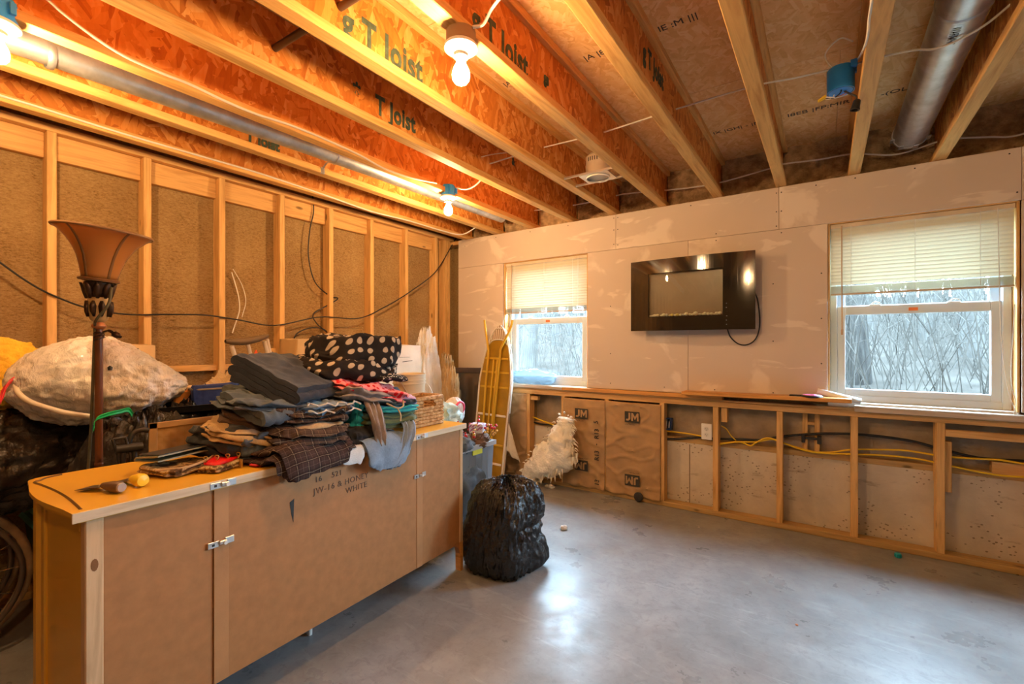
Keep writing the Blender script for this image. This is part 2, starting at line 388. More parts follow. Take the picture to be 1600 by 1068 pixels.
# short blocks and nailers seen in the bays
for (x0, x1, z0, z1, y0, y1, m) in [(.587, 1.2, .735, .775, D-.004, D+.034, 'platex'), (.59, .62, .40, .70, D+.03, D+.085, 'stud'), (.545, .590, .45, .81, D+.02, D+.09, 'stud'),
        (-.64, -.60, .70, .81, D+.03, D+.1, 'stud'), (-2.30, -2.22, .755, .79, D+.01, D+.05, 'platex'), (-.13, -.10, .54, .81, D+.10, D+.148, 'stud'), (-.06, -.03, .54, .81, D+.10, D+.148, 'stud'), (-.10,-.06,.72,.74,D+.10,D+.148,'platex'),
        (.80, 1.25, .53, .60, D+.09, D+.14, 'platex')]:
    MB().box((x0, y0, z0), (x1, y1, z1), .002).build('blocking', mt[m], wb)
# drywall
def sheet(x0, x1, z0, z1): return MB().box((x0+.001, D, z0+.001), (x1-.001, D+.0125, z1-.001), .0015).build('drywall_sheet', mt['drywall'], wb)
ZT = 2.075
for a, b in ((-3.19, -1.453), (-1.453, -.265), (-.265, .898), (.898, 3.3)): sheet(a, b, ZT, ZJ-.002)
for a, b in ((-3.19, W1[0]), (W1[1], -.87), (-.87, W2[0]), (W2[1]+.004, W_ADD[0]), (W_ADD[1], 3.3)): sheet(a, b, .90, ZT)
scr = None
for (x, z) in [(-1.47, 2.34), (-1.47, 2.24), (-1.47, 2.12), (-1.435, 2.34), (-1.435, 2.24), (-1.435, 2.11), (-.28, 2.33), (-.25, 2.33), (-.28, 2.2), (-.25, 2.2), (-.67, 2.10), (-.67, 2.05), (-.28, 2.10), (-.25, 2.05),
        (-.85, 2.34), (-.05, 2.34), (.16, 2.345), (.45, 2.345), (.85, 2.34), (.88, 2.12), (-1.9, 2.34), (-2.3, 2.34), (-2.7, 2.34), (-3.1, 2.3), (-.02, 1.75), (-.02, 1.45), (-.02, 1.15), (-1.05, .94), (-.68, .94), (-.3, .94), (-.3, 1.3), (-.3, 1.7), (-1.5, 1.6), (-1.5, .95), (-1.5, 1.2)]:
    if scr is None: o = MB().lathe([(.0, -.0008), (.0045, -.0008), (.0045, .0002), (.0, .0002)], (x, D, z), 8, Matrix.Rotation(R(90), 4, 'X'), caps=False).build('screw', mt['dark'], wb, org=(x, D, z)); scr = o.data
    else: new('screw', scr, (x, D, z), wb)
# rim insulation in each joist bay above the wall
X0 = -.283; FW = .0635
for k in range(-8, 8):
    a = X0+k*S+FW/2+.01; b = a+S-.012
    a = max(a, L-.05)
    MB().grid(wrinkled(a, b, ZJ-.01, ZS+.002, 3.80, .022, 11, k, 22, 18, .0), 22, 18).build('rim_insulation', mt['rim'], wb, smooth=60)
MB().box((-3.4, D+.013, ZJ-.04), (XR, D+.12, ZJ-.002), .002).build('top_plate', mt['platex'], wb)

# ---- ledge boards on the knee wall (loose boards lying on it)
MB().box((-3.15, D-.018, .868), (-1.955, D+.11, .898), .004).build('ledge_board', mt['oldsill'], label='weathered grey board on the knee wall under the smaller window', cat='board')
MB().box((-1.95, D-.03, .868), (-.62, D+.0, .899), .004).build('ledge_board', mt['ledge'], label='long orange stained ledge board running from the smaller window to below the fireplace', cat='board')
tf = Matrix.Translation((-.36, D-.05, .905)) @ Matrix.Rotation(R(-1.0), 4, 'Z') @ Matrix.Rotation(R(-.6), 4, 'Y')
MB().box((-.53, -.075, -.0), (.50, .045, .026), .003, tf).build('ledge_board', mt['ledge'], label='thick orange board laid over the ledge, ending under the larger window', cat='board')
MB().box((.155, D-.035, .850), (3.2, D+.085, .888), .004).build('ledge_board', mt['oldsill'], label='pale weathered sill board under the larger window', cat='board')

# ---- windows
def window(idx, w, label):
    x0, x1 = w; z0, z1 = WZ; y = D+.085
    mb = MB(); t = .04
    mb.box((x0+.012, y, z0), (x0+.012+t, y+.08, z1), .004).box((x1-.012-t, y, z0), (x1-.012, y+.08, z1), .004)
    mb.box((x0+.012+t, y, z0), (x1-.012-t, y+.08, z0+.045), .004).box((x0+.012+t, y, z1-.035), (x1-.012-t, y+.08, z1), .004)
    wn = mb.build('window_%d' % idx, mt['vinyl'], kind='structure', label=label)
    a, b = x0+.012+t, x1-.012-t; zm = z0+.60
    def sash(name, za, zb, yy, st, rb, rt):
        m = MB().box((a, yy, za), (a+st, yy+.03, zb), .003).box((b-st, yy, za), (b, yy+.03, zb), .003).box((a+st, yy, za), (b-st, yy+.03, za+rb), .003).box((a+st, yy, zb-rt), (b-st, yy+.03, zb), .003)
        s_ = m.build(name, mt['vinyl'], wn)
        MB().box((a+st, yy+.012, za+rb), (b-st, yy+.016, zb-rt)).build('pane', mt['glass'], s_)
        return s_
    lo = sash('lower_sash', z0+.03, zm+.03, y+.008, .045, .055, .058)
    sash('upper_sash', zm-.01, z1-.03, y+.045, .045, .045, .04)
    xm = (a+b)/2
    MB().box((xm-.022, y+.006, zm-.012), (xm+.022, y+.0085, zm+.008)).build('sticker', M('orange_sticker', (.85,.22,.06), .6), lo, label='orange warning sticker')
    for xx in (a+.2, b-.2):
        MB().box((xx-.03, y+.01, zm+.03), (xx+.03, y+.035, zm+.037), .002).tube(spline([(xx-.02, y+.02, zm+.037), (xx, y+.012, zm+.052), (xx+.025, y+.012, zm+.045)], 4), .004, 6).build('sash_lock', mt['white'], lo)
    # reveal boards
    MB().box((x0, D+.012, z0), (x0+.011, D+.165, z1), .001).build('jamb_board', mt['stud'], wn)
    MB().box((x1-.011, D+.012, z0), (x1, D+.165, z1), .001).build('jamb_board', mt['stud'], wn)
    MB().box((x0+.011, D+.012, z1-.006), (x1-.011, D+.165, z1+.006), .001).build('head_board', mt['platex'], wn)
    MB().box((x0+.0, D-.012 if idx == 9 else D+.012, z0-.03), (x1, D+.165, z0+.001), .002).build('sill_board', mt['oldsill'], wn)
window(1, W1, 'smaller looking white vinyl window beside the ironing board')
window(3, W_ADD, 'added white vinyl window out of view, there to let in daylight')  # made-up window, added so more daylight falls on the floor
window(2, W2, 'larger looking white vinyl window near the black fireplace')

# ---- ceiling: subfloor sheets carried by wooden I-joists
ce = MB().box((-3.6, YB-.2, ZS+.019), (XR+.2, 4.1, ZS+.08)).build('ceiling', mt['subfloor'], kind='structure', label='unfinished ceiling of orange strand board and wooden I-joists')
row = 0
y = 2.68-1.22*5
while y < 3.9:
    x = -3.6 - (1.22 if row % 2 else 0)
    while x < XR+.2:
        a, b = max(x, -3.59), min(x+2.44, XR+.19)
        if b-a > .1: MB().box((a+.0015, max(y, YB-.19)+.0015, ZS), (b-.0015, min(y+1.22, 4.09)-.0015, ZS+.018)).build('subfloor_sheet', mt['subfloor'], ce)
        x += 2.44
    y += 1.22; row += 1
web0 = None; joists = {}
for k in range(-7, 9):
    xc = X0+k*S+FW/2; ym = (YB+3.79)/2
    if web0 is None:
        j = MB().box((xc-.0055, YB, ZJ+.034), (xc+.0055, 3.79, ZS-.034)).build('joist', mt['web'], ce); web0 = j.data
        b = MB().box((xc-FW/2, YB, ZJ), (xc+FW/2, 3.79, ZJ+.038), .003).build('bottom_flange', mt['flange'], j); t = MB().box((xc-FW/2, YB, ZS-.038), (xc+FW/2, 3.79, ZS), .003).build('top_flange', mt['flange'], j)
        fm = (b.data, t.data)
    else:
        j = new('joist', web0, (xc, ym, ZJ+.034), ce)
        new('bottom_flange', fm[0], (xc, ym, ZJ), j); new('top_flange', fm[1], (xc, ym, ZS-.038), j)
    joists[k] = (j, xc)
# faded maker's print along the webs (faces that look towards the camera)
def webprint(k, txt, y, z, size):
    j, xc = joists[k]; s_ = 1 if xc < 0 else -1
    text_mesh(txt, size, lambda u, v, w: (xc+s_*(.0056+w), y+u*s_*.82, z+v*1.15), mt['print'], j, bold=.0045, spacing=1.08)
Z0 = ZJ+.085
for (k, px, py, txt, size) in [(-4, 552, 135, '*   T Joist', .115), (-3, 535, 30, 'g T Joist', .135), (-2, 738, 20, 'g T Joist', .125), (-4, 800, 210, '&', .06), (-2, 850, 115, 'gs', .06), (-1, 1005, 70, 'g T Joist', .10), (-5, 590, 205, '*', .06), (-6, 385, 238, 'T Joist', .08)]:
    p = at(px, py, X=joists[k][1]+.006)
    webprint(k, txt, p.y, min(max(p.z-size*.6, ZJ+.05), ZS-.05-size*.7), size)
# grade stamps on the subfloor
for (px, py, txt, sz, rot) in [(1030, 50, 'lE :M |||', .055, 0), (915, 95, '|A |8| O|', .055, 0), (1115, 210, 'lX |GH| - |M|', .055, 0), (1230, 183, 'I8EB |FP:MIR', .06, 0), (790, 135, '|A TJ|', .05, 0), (1375, 150, '-(OL', .06, 0)]:
    p = at(px, py, Z=ZS); text_mesh(txt, sz, lambda u, v, w, p=p: (p.x+u, p.y-v, ZS-.0004-w), mt['printk'], ce, name='grade_stamp')

# ---- the rest of the room, behind the camera
MB().box((XR, YB-.1, 0), (XR+.2, 4, ZS)).build('wall_right', mt['panel'], kind='structure', label='basement wall out of view')
MB().box((-3.6, YB-.2, 0), (XR+.2, YB, ZS)).build('wall_front', mt['panel'], kind='structure', label='basement wall behind the viewpoint')

# ------------------------------------------------------------------ blinds
def blind(w, zb, nst, label, wand_x, wand_z, cord):
    x0, x1 = w[0]+.014, w[1]-.014; y = D+.035; zt = WZ[1]-.008
    o = thing('window_blind', ((x0+x1)/2, y, zb), label, 'blind')
    MB().box((x0, y-.014, zt-.028), (x1, y+.016, zt), .002).build('headrail', M('blind_rail', (.66,.55,.40), .5), o)
    sl = None; z = zt-.04; i = 0; sp = .0232
    def slat(z, tilt):
        c, s = math.cos(tilt), math.sin(tilt); mb = MB()
        P = [(-.0125, 0), (-.006, .0018), (0, .0024), (.006, .0018), (.0125, 0)]
        for xx in (x0+.003, x1-.003):
            for (a, b) in P: mb.v.append(Vector((xx, y+a*c-b*s, z+a*s+b*c)))
        mb.f = [(k, k+1, k+6, k+5) for k in range(4)]; return mb
    m0 = None
    while z > zb+.014+nst*.0028:
        if m0 is None: s_ = slat(z, R(-70)).build('slat', mt['slat'], o, smooth=80, org=((x0+x1)/2, y, z)); m0 = s_.data
        else: new('slat', m0, ((x0+x1)/2, y, z), o)
        z -= sp
    m1 = None
    for i in range(nst):
        zz = zb+.014+i*.0028
        if m1 is None: s_ = slat(zz, R(4)).build('slat', mt['slat'], o, smooth=80, org=((x0+x1)/2, y, zz)); m1 = s_.data
        else: new('slat', m1, ((x0+x1)/2, y, zz), o)
    MB().box((x0+.002, y-.013, zb), (x1-.002, y+.013, zb+.012), .003).build('bottom_rail', M('blind_bottom_rail', (.62,.50,.36), .5), o)
    for xx in (x0+.11, (x0+x1)/2, x1-.14):
        MB().tube([(xx, y-.0145, zb+.01), (xx, y-.0145, zt-.02)], .0012, 5).build('ladder_cord', mt['cablew'], o)
    MB().tube([(wand_x, y-.02, zt-.015), (wand_x, y-.024, zt-.3), (wand_x+.002, y-.026, wand_z)], .0042, 6).tube([(wand_x+.002, y-.026, wand_z), (wand_x+.002, y-.026, wand_z-.035)], .0065, 6).build('tilt_wand', M('amber_wand', (.55,.36,.20), .3), o)
    MB().tube(spline(cord, 6), .0018, 5).build('lift_cord', mt['cablew'], o)
blind(W1, 1.575, 13, 'half lowered cream slatted blind of the window beside the ironing board', W1[0]+.085, 1.30, [(W1[1]-.1, D+.018, 2.05), (W1[1]-.1, D+.016, 1.7), (W1[1]-.1, D+.016, 1.45)])
yb = D+.008
blind(W2, 1.60, 17, 'half lowered cream slatted blind of the window near the fireplace', W2[0]+.075, 1.375,
      [(W2[1]-.085, D+.018, 2.05), (W2[1]-.08, D+.015, 1.7), (W2[1]-.075, D+.012, 1.35), (W2[1]-.05, D+.01, 1.05), (W2[1]-.02, D, .91), (W2[1]-.012, D-.012, .893), (W2[1]-.03, D-.015, .892), (W2[1]-.02, D-.005, .96), (W2[1]-.035, D+.005, 1.1), (W2[1]-.02, D+.01, 1.5)])

# ------------------------------------------------------------------ bare bulb lamps under the joists
def bulb_lamp(x, y, z, label, boxmat, box, light=True):
    o = thing('bulb_lamp', (x, y, ZJ), label, 'lamp')
    if box == 'under':
        MB().lathe([(.045, ZJ-.045), (.052, ZJ-.040), (.052, ZJ+.002), (.0, ZJ+.002)], (x, y, 0), 20).build('junction_box', boxmat, o, smooth=40)
        zt = ZJ-.045
    else:
        mb = MB().lathe([(.048, ZJ-.02), (.05, ZJ-.018), (.05, ZJ+.052), (.046, ZJ+.058), (.0, ZJ+.058)], (x, y, 0), 8)
        for a in (-.03, .03): mb.box((x+.044, y+a-.008, ZJ+.0), (x+.056, y+a+.008, ZJ+.04), .002)
        mb.build('junction_box', boxmat, o, smooth=30); zt = ZJ-.02
    MB().lathe([(0, zt), (.056, zt), (.059, zt-.004), (.058, zt-.012), (.050, zt-.017), (.030, zt-.020), (.027, zt-.030), (0, zt-.030)], (x, y, 0), 32, caps=False).build('lampholder', mt['porc'], o, smooth=40)
    MB().box((x-.012, y-.040, zt-.0205), (x+.014, y-.030, zt-.0165), .002).build('pull_slot', M('beige_insert', (.45,.38,.26), .5), o)
    mb = MB()
    for i in range(3): mb.lathe([(.0235, zt-.030-.005*i), (.0255, zt-.0325-.005*i), (.0235, zt-.035-.005*i)], (x, y, 0), 20, caps=False)
    mb.lathe([(.018, zt-.044), (.0165, zt-.060)], (x, y, 0), 16).build('socket', mt['porc'], o, smooth=50)
    zc = zt-.060
    prof = [(.0165, 0), (.019, -.008), (.025, -.020), (.0295, -.033), (.031, -.045), (.029, -.058), (.022, -.069), (.012, -.0755), (0.0005, -.077)]
    MB().lathe([(r_, zc+q) for r_, q in prof], (x, y, 0), 24, caps=False).build('bulb', mt['bulb'], o, smooth=80)
    return o
bl2 = bulb_lamp(-1.058, 1.235, 2.2, 'bare bulb lamp on the nearest joist, in the upper middle of the picture', M('brown_box', (.26,.16,.09), .6), 'under')
bl3 = bulb_lamp(-2.262, 2.50, 2.2, 'bare bulb lamp on a blue box beside the thin grey pipe', mt['blue'], 'side')
bl1 = bulb_lamp(-2.282, .30, 2.2, 'bare bulb lamp cut by the picture edge above the floor lamp', mt['blue'], 'side')
bl_added = bulb_lamp(.155, -.30, 2.2, 'added bare bulb lamp overhead, out of view, brightening the ceiling', mt['blue'], 'side')  # invented lamp, added to lift the ceiling bays at the right

# ------------------------------------------------------------------ ducts and pipes
def duct(name, pts, r, mat, label, cat, seams=(), n=24):
    o = MB().tube(pts, r, n).build(name, mat, smooth=50, label=label, cat=cat)
    a, b = Vector(pts[0]), Vector(pts[-1]); d = (b-a).normalized()
    for t in seams:
        p = a.lerp(b, t); MB().tube([p-d*.012, p-d*.006, p+d*.006, p+d*.012], [r+.0005, r+.004, r+.004, r+.0005], n, caps=False).build('crimp_ring', mat, o, smooth=60)
    return o
bd = duct('round_duct', [(.425, -1.5, 2.545), (.425, 3.64, 2.545)], .084, mt['galv'], 'wide round galvanised duct between the joists near the larger window', 'duct', (.62, .745))
MB().tube([(.425, 3.632, 2.545), (.425, 3.65, 2.545)], [.089, .089], 24).build('end_collar', mt['galv'], bd, smooth=50)
mb = MB()
for a in (200, 240, 285, 330): mb.box((.425+.09*math.cos(R(a))-.012, 3.60, 2.545+.09*math.sin(R(a))-.003), (.425+.09*math.cos(R(a))+.012, 3.655, 2.545+.09*math.sin(R(a))+.004), .001)
mb.build('mounting_tabs', mt['galv'], bd, kind='stuff')
text_mesh('WARNING', .05, lambda u, v, w: (.425-.030+v*.8, 2.36+u*.5, 2.545-math.sqrt(max(.0001, .0845**2-(-.030+v*.8)**2))-.0006), mt['printk'], bd)
sp_ = duct('vent_pipe', [(-2.535, -2.6, 2.36), (-2.535, 1.6, 2.458), (-2.535, 3.55, 2.485)], .052, mt['galv'], 'thin grey galvanised pipe running along the joist bay to the corner bulb', 'pipe', (.5,))
MB().tube(spline([(-2.475, 1.75, 2.47), (-2.52, 1.75, 2.405), (-2.60, 1.75, 2.43), (-2.66, 1.75, 2.40)], 5), .006, 5).box((-2.672, 1.738, 2.37), (-2.655, 1.765, 2.41), .002).build('hanger_strap', mt['steel'], sp_, smooth=40)
# dark conduit crossing two joists
p = at(427, 77, X=-1.88); q = Vector((-1.30, p.y+.03, p.z+.02))
MB().tube([p+Vector((-.02, 0, 0)), q], .014, 10).build('conduit', M('brown_conduit', (.10,.065,.04), .35, .3), smooth=40, label='short dark brown conduit passing through the joist webs', cat='pipe')

# ------------------------------------------------------------------ recessed light housing
c = Vector((-1.235, 2.82, ZJ))
o = thing('can_light', c, 'recessed can light housing hung between two joists', 'light')
MB().lathe([(.078, ZJ+.012), (.080, ZJ+.05), (.080, ZJ+.135), (.060, ZJ+.155), (.0, ZJ+.158)], (c.x, c.y, 0), 28).build('can', M('cream_can', (.62,.52,.40), .5), o, smooth=40)
mb = MB(); zf = ZJ+.004
pl = [( -.10, -.085), (.10, -.085), (.10, .085), (-.10, .085)]
nn = 28; ring = [(.072*math.cos(2*math.pi*i/nn), .072*math.sin(2*math.pi*i/nn)) for i in range(nn)]
def sq(i):
    a = 2*math.pi*i/nn; k = 1/max(abs(math.cos(a))/.10, abs(math.sin(a))/.088); return (k*math.cos(a), k*math.sin(a))
for zz in (zf, zf+.006):
    for i in range(nn): mb.v.append(c.xy.to_3d()+Vector((*ring[i], zz)))
    for i in range(nn): mb.v.append(c.xy.to_3d()+Vector((*sq(i), zz)))
for i in range(nn):
    j = (i+1) % nn
    mb.f += [(i, j, nn+j, nn+i), (2*nn+i, 2*nn+j, 3*nn+j, 3*nn+i), (nn+i, nn+j, 3*nn+j, 3*nn+i), (i, j, 2*nn+j, 2*nn+i)]
mb.build('plaster_frame', mt['steel'], o, smooth=30)
MB().lathe([(.070, zf-.008), (.075, zf-.006), (.070, zf+.03), (.062, zf+.06), (0, zf+.062)], (c.x, c.y, 0), 28, caps=False).build('inner_sleeve', M('grey_sleeve', (.5,.5,.52), .3, .6), o, smooth=50)
MB().lathe([(.072, zf-.009), (.076, zf-.010), (.078, zf-.002)], (c.x, c.y, 0), 28, caps=False).build('trim_ring', mt['porc'], o, smooth=50)
for a in range(4):
    MB().box((c.x+.0795, c.y-.03+a*.013, ZJ+.10), (c.x+.0815, c.y-.026+a*.013, ZJ+.125)).build('vent_slot', mt['dark'], o)
for i in range(5):
    t = R(-115+i*11); MB().box((c.x+.0805*math.cos(t)-.002, c.y+.0805*math.sin(t)-.002, ZJ+.095), (c.x+.0805*math.cos(t)+.002, c.y+.0805*math.sin(t)+.002, ZJ+.12)).build('vent_slot', mt['dark'], o)
for yy in (-.088, .088):
    MB().box((X0-3*S+FW/2+.008, c.y+yy-.004, zf+.002), (X0-2*S+FW/2-.008, c.y+yy+.004, zf+.016), .001).build('bar_hanger', mt['steel'], o)

# ------------------------------------------------------------------ hanging blue junction box with loose socket
c = Vector((.058, 2.55, 2.47))
o = thing('junction_box', (c.x, c.y, 2.40), 'open blue junction box with loose wires on the joist near the wide duct', 'junction box')
MB().lathe([(.049, 2.415), (.052, 2.415), (.052, 2.515), (.048, 2.52), (0, 2.52)], (c.x, c.y, 0), 28).build('box_shell', mt['blue'], o, smooth=40)
MB().lathe([(.0, 2.43), (.0455, 2.43), (.0455, 2.4146), (.049, 2.4146)], (c.x, c.y, 0), 28, caps=False).build('box_inside', M('blue_box_inside', (.02,.08,.2), .5), o, smooth=40)
for s_ in (-1, 1): MB().box((c.x+.035, c.y+s_*.03-.01, 2.50), (c.x+.06, c.y+s_*.03+.01, 2.53), .002).build('nail_bracket', mt['blue'], o)
for i, (dx, dy, m, r_) in enumerate([(-.02, .01, 'cablew', .003), (.0, -.02, 'cableb', .003), (.015, .0, 'copper', .002), (.02, .02, 'cablew', .003)]):
    MB().tube(spline([(c.x+dx, c.y+dy, 2.43), (c.x+dx*1.3, c.y+dy, 2.405), (c.x-.02-.006*i, c.y-.01, 2.392), (c.x-.055, c.y-.02+.008*i, 2.40)], 5), r_, 6).build('loose_wire', mt[m], o, smooth=60)
for i in range(2): MB().tube([(c.x-.055, c.y-.02+.012*i, 2.405), (c.x-.085, c.y-.025+.014*i, 2.39)], [.007, .004], 8).build('wire_nut', M('yellow_wire_nut', (.85,.55,.03), .4), o, smooth=40)
MB().tube(spline([(c.x+.01, c.y, 2.42), (c.x+.03, c.y, 2.40), (c.x+.055, c.y-.01, 2.375), (c.x+.058, c.y-.01, 2.355)], 5), .004, 6).build('socket_lead', mt['cableb'], o, smooth=60)
MB().lathe([(.010, .0), (.014, -.004), (.0165, -.035), (.0185, -.038), (.0185, -.045), (.014, -.045), (.012, -.02), (0, -.02)], (c.x+.060, c.y-.01, 2.358), 16, Matrix.Rotation(R(12), 4, 'Y')).build('lamp_socket', mt['dark'], o, smooth=40)

# ------------------------------------------------------------------ cables
def cable(pts, r, m, label, name='cable', group=None, n=6):
    return MB().tube(spline(pts, 8), r, n).build(name, mt[m], smooth=70, label=label, cat='cable', group=group)
xf = joists[-5][1]+FW/2+.006
cable([at(a, b, X=xf) for a, b in [(40,-30),(75,0),(100,22),(150,60),(195,88),(250,113),(300,133),(350,157),(400,178),(450,194),(500,214),(560,241),(600,263),(640,277),(682,286)]], .0055, 'cablew', 'white cable drooping along the joist face above the thin grey pipe')
xf = joists[-7][1]+FW/2+.006
cable([at(a, b, X=xf) for a, b in [(-60,130),(0,149),(50,164),(100,180),(200,211),(300,240),(400,269),(500,302),(580,330),(640,345)]] + [at(690, 360, X=xf+.01), at(722, 366, X=xf+.2), at(748, 352, X=xf+.38)], .0055, 'cablew', 'white cable stapled along the joist at the top of the stud wall')
cable([at(a, b, X=L-.01) + Vector((.02, 0, 0)) for a, b in [(-40,150),(60,182),(200,222),(330,262),(420,285)]], .004, 'cableb', 'thin black cable under the joist at the top of the stud wall')
cable([(-1.95, 2.47, 2.50), (-1.9, 2.48, 2.495), (-1.53, 2.51, 2.52), (-1.1, 2.5, 2.505), (-.7, 2.5, 2.52), (-.3, 2.475, 2.515), (-.12, 2.5, 2.512), (.0, 2.54, 2.525), (.05, 2.55, 2.53)], .0045, 'cablew', 'long white cable threaded through the joists to the open blue box')
cable([(.09, 2.56, 2.522), (.16, 2.56, 2.53), (.30, 2.52, 2.50), (.36, 2.48, 2.462), (.425, 2.44, 2.452), (.50, 2.42, 2.475), (.58, 2.40, 2.53)], .0045, 'cablew', 'white cable slung under the wide round duct')
cable([at(a, b, Y=3.72) for a, b in [(815,331),(850,327),(880,323),(925,315),(975,303),(1040,297),(1085,292),(1125,285),(1200,264),(1225,256),(1280,249),(1335,240),(1400,241),(1475,219),(1540,214),(1580,213),(1620,203)]], .0055, 'cablew', 'long white cable strung across the joist ends above the drywall')
cable([at(a, b, X=joists[-4][1]+.04) for a, b in [(752,245),(770,241),(793,238)]], .004, 'cablew', 'short white cable end sticking out of a joist above the ironing board')
p3_ = Vector((-2.20, 2.52, ZJ+.035))
cable([p3_, p3_+Vector((.05, .06, .0)), p3_+Vector((.13, .09, .04)), p3_+Vector((.20, .08, .11)), p3_+Vector((.23, .05, .16))], .0055, 'cablew', 'white cable curving up from the blue lamp box by the corner')
p2_ = Vector((-1.005, 1.235, ZJ+.0))
cable([p2_, p2_+Vector((.03, .02, .01)), p2_+Vector((.07, .02, .05)), p2_+Vector((.14, .0, .06)), p2_+Vector((.24, -.0, .08)), p2_+Vector((.34, -.02, .14))], .0055, 'cablew', 'white cable looping from the nearest bulb lamp to the next joist')
cable([at(a, b, X=joists[1][1]-.035) for a, b in [(1360,-25),(1362,0),(1358,30),(1355,60),(1345,85),(1335,100)]], .0045, 'cablew', 'white cable hanging down the joist to the open blue box')
cable([(.045, 2.56, 2.52), (.015, 2.56, 2.56), (.0, 2.55, 2.60), (.02, 2.53, 2.625), (.06, 2.50, 2.63), (.10, 2.48, 2.59)], .0035, 'cablew', 'thin cable loop rising above the open blue box')
# left wall
cable([at(a, b, X=L+.012) for a, b in [(-60,370),(0,410),(40,438),(80,460),(140,482),(200,491),(260,491),(320,492),(370,499),(430,508),(500,495),(560,497),(600,480),(640,456),(680,425),(705,385),(716,365)]], .005, 'cableb', 'black cable swagged across the stud wall behind the floor lamp')
cable([at(a, b, X=L-.03) for a, b in [(488,300),(490,330),(484,360),(482,400),(492,440),(515,462),(528,466),(515,475),(490,490),(495,505),(512,520),(522,532)]], .005, 'cableb', 'black cable hanging from the ceiling in a stud bay above the insulation packs')
cable([at(a, b, X=L-.03) for a, b in [(458,532),(465,520),(485,512),(505,514),(515,524),(520,535)]], .005, 'cableb', 'black cable coil lying on the insulation packs')
cable([at(a, b, X=L-.03) for a, b in [(362,425),(368,445),(373,465),(374,485),(368,505),(363,520)]], .004, 'cablew', 'white wire hanging beside a stud above the crutch')
cable([at(a, b, X=L-.05) for a, b in [(364,420),(378,445),(384,470),(378,495)]], .0025, 'cablew', 'thin pale wire beside the white wire on the stud')
# knee wall
def kc(pts, r, m, label, y): return cable([at(a, b, Y=y) for a, b in pts], r, m, label)
kc([(1030,686),(1060,685),(1092,683),(1118,685),(1160,686),(1190,687),(1218,682),(1250,679),(1285,677),(1335,678),(1380,682),(1430,690),(1470,701),(1530,715),(1600,720),(1650,722)], .009, 'cableb', 'thick black cable running through the knee wall studs', D+.09)
kc([(1030,672),(1050,674),(1080,678),(1100,682)], .006, 'cabley', 'short yellow cable reaching the outlet', D+.075)
kc([(1118,693),(1150,690),(1180,690),(1205,686),(1225,692),(1250,700),(1275,706),(1300,706),(1330,702),(1370,702),(1410,703),(1440,707),(1470,712),(1520,716),(1560,718),(1600,724),(1640,728)], .006, 'cabley', 'upper yellow cable looping through the knee wall studs', D+.07)
kc([(1122,694),(1155,690),(1172,696),(1180,692),(1200,684),(1230,694),(1270,706),(1330,709),(1380,711),(1430,716),(1470,724),(1520,735),(1560,742),(1600,745),(1640,748)], .006, 'cabley', 'lower yellow cable running through the knee wall studs', D+.06)
kc([(1127,665),(1135,670),(1142,680),(1150,688)], .004, 'cabley', 'thin yellow wire end beside the outlet stud', D+.08)
kc([(822,646),(840,654),(858,661),(876,668)], .006, 'cabley', 'yellow cable behind the white fluff in the corner bay', D+.06)
kc([(822,655),(845,662),(876,664)], .008, 'cableb', 'black cable behind the white fluff in the corner bay', D+.08)
# black conduit clamp block on the black cable
o = MB().box((-.135, D+.072, .60), (-.115, D+.10, .655), .003).box((-.045, D+.072, .60), (-.02, D+.10, .655), .003).box((-.115, D+.08, .624), (-.045, D+.098, .640), .002).build('cable_clamp', mt['dark'], label='small black clamp holding the thick black cable', cat='clamp')
# outlet
c = at(1104, 674, Y=D-.006)
o = thing('wall_outlet', (c.x, D-.006, c.z-.06), 'white duplex outlet fixed to a knee wall stud', 'outlet')
MB().box((c.x-.037, D-.010, c.z-.060), (c.x+.037, D-.001, c.z+.060), .004).build('cover_plate', mt['white'], o)
for dz in (-.022, .022):
    MB().lathe([(0, -.001), (.0165, -.001), (.0165, .004), (0, .004)], (c.x, D-.0125, c.z+dz), 20, Matrix.Rotation(R(-90), 4, 'X'), caps=False).build('receptacle', M('white_socket', (.7,.68,.64), .4), o, smooth=40)
    for dx in (-.006, .006): MB().box((c.x+dx-.001, D-.0175, c.z+dz-.002), (c.x+dx+.001, D-.0162, c.z+dz+.007)).build('slot', mt['dark'], o)
    MB().box((c.x-.002, D-.0175, c.z+dz-.010), (c.x+.002, D-.0162, c.z+dz-.006)).build('slot', mt['dark'], o)
c = at(1045, 661, Y=D+.09)
o = thing('switch_box', (c.x, c.y, c.z-.045), 'open blue electrical box in the bay beside the outlet', 'electrical box')
mb = MB(); a, b = .030, .045
for (x0, x1, z0, z1) in ((-a,-a+.004,-b,b), (a-.004,a,-b,b), (-a,a,-b,-b+.004), (-a,a,b-.004,b)): mb.box((c.x+x0, D+.045, c.z+z0), (c.x+x1, D+.10, c.z+z1))
mb.box((c.x-a, D+.096, c.z-b), (c.x+a, D+.10, c.z+b)).build('box_shell', M('dark_blue_plastic', (.02,.06,.22), .4), o)
for i in range(3): MB().tube(spline([(c.x-.015+.012*i, D+.095, c.z+.03), (c.x-.008+.01*i, D+.06, c.z+.01), (c.x-.012+.012*i, D+.052, c.z-.03)], 5), .003, 5).build('wire', mt['cablew' if i != 1 else 'cableb'], o, smooth=60)

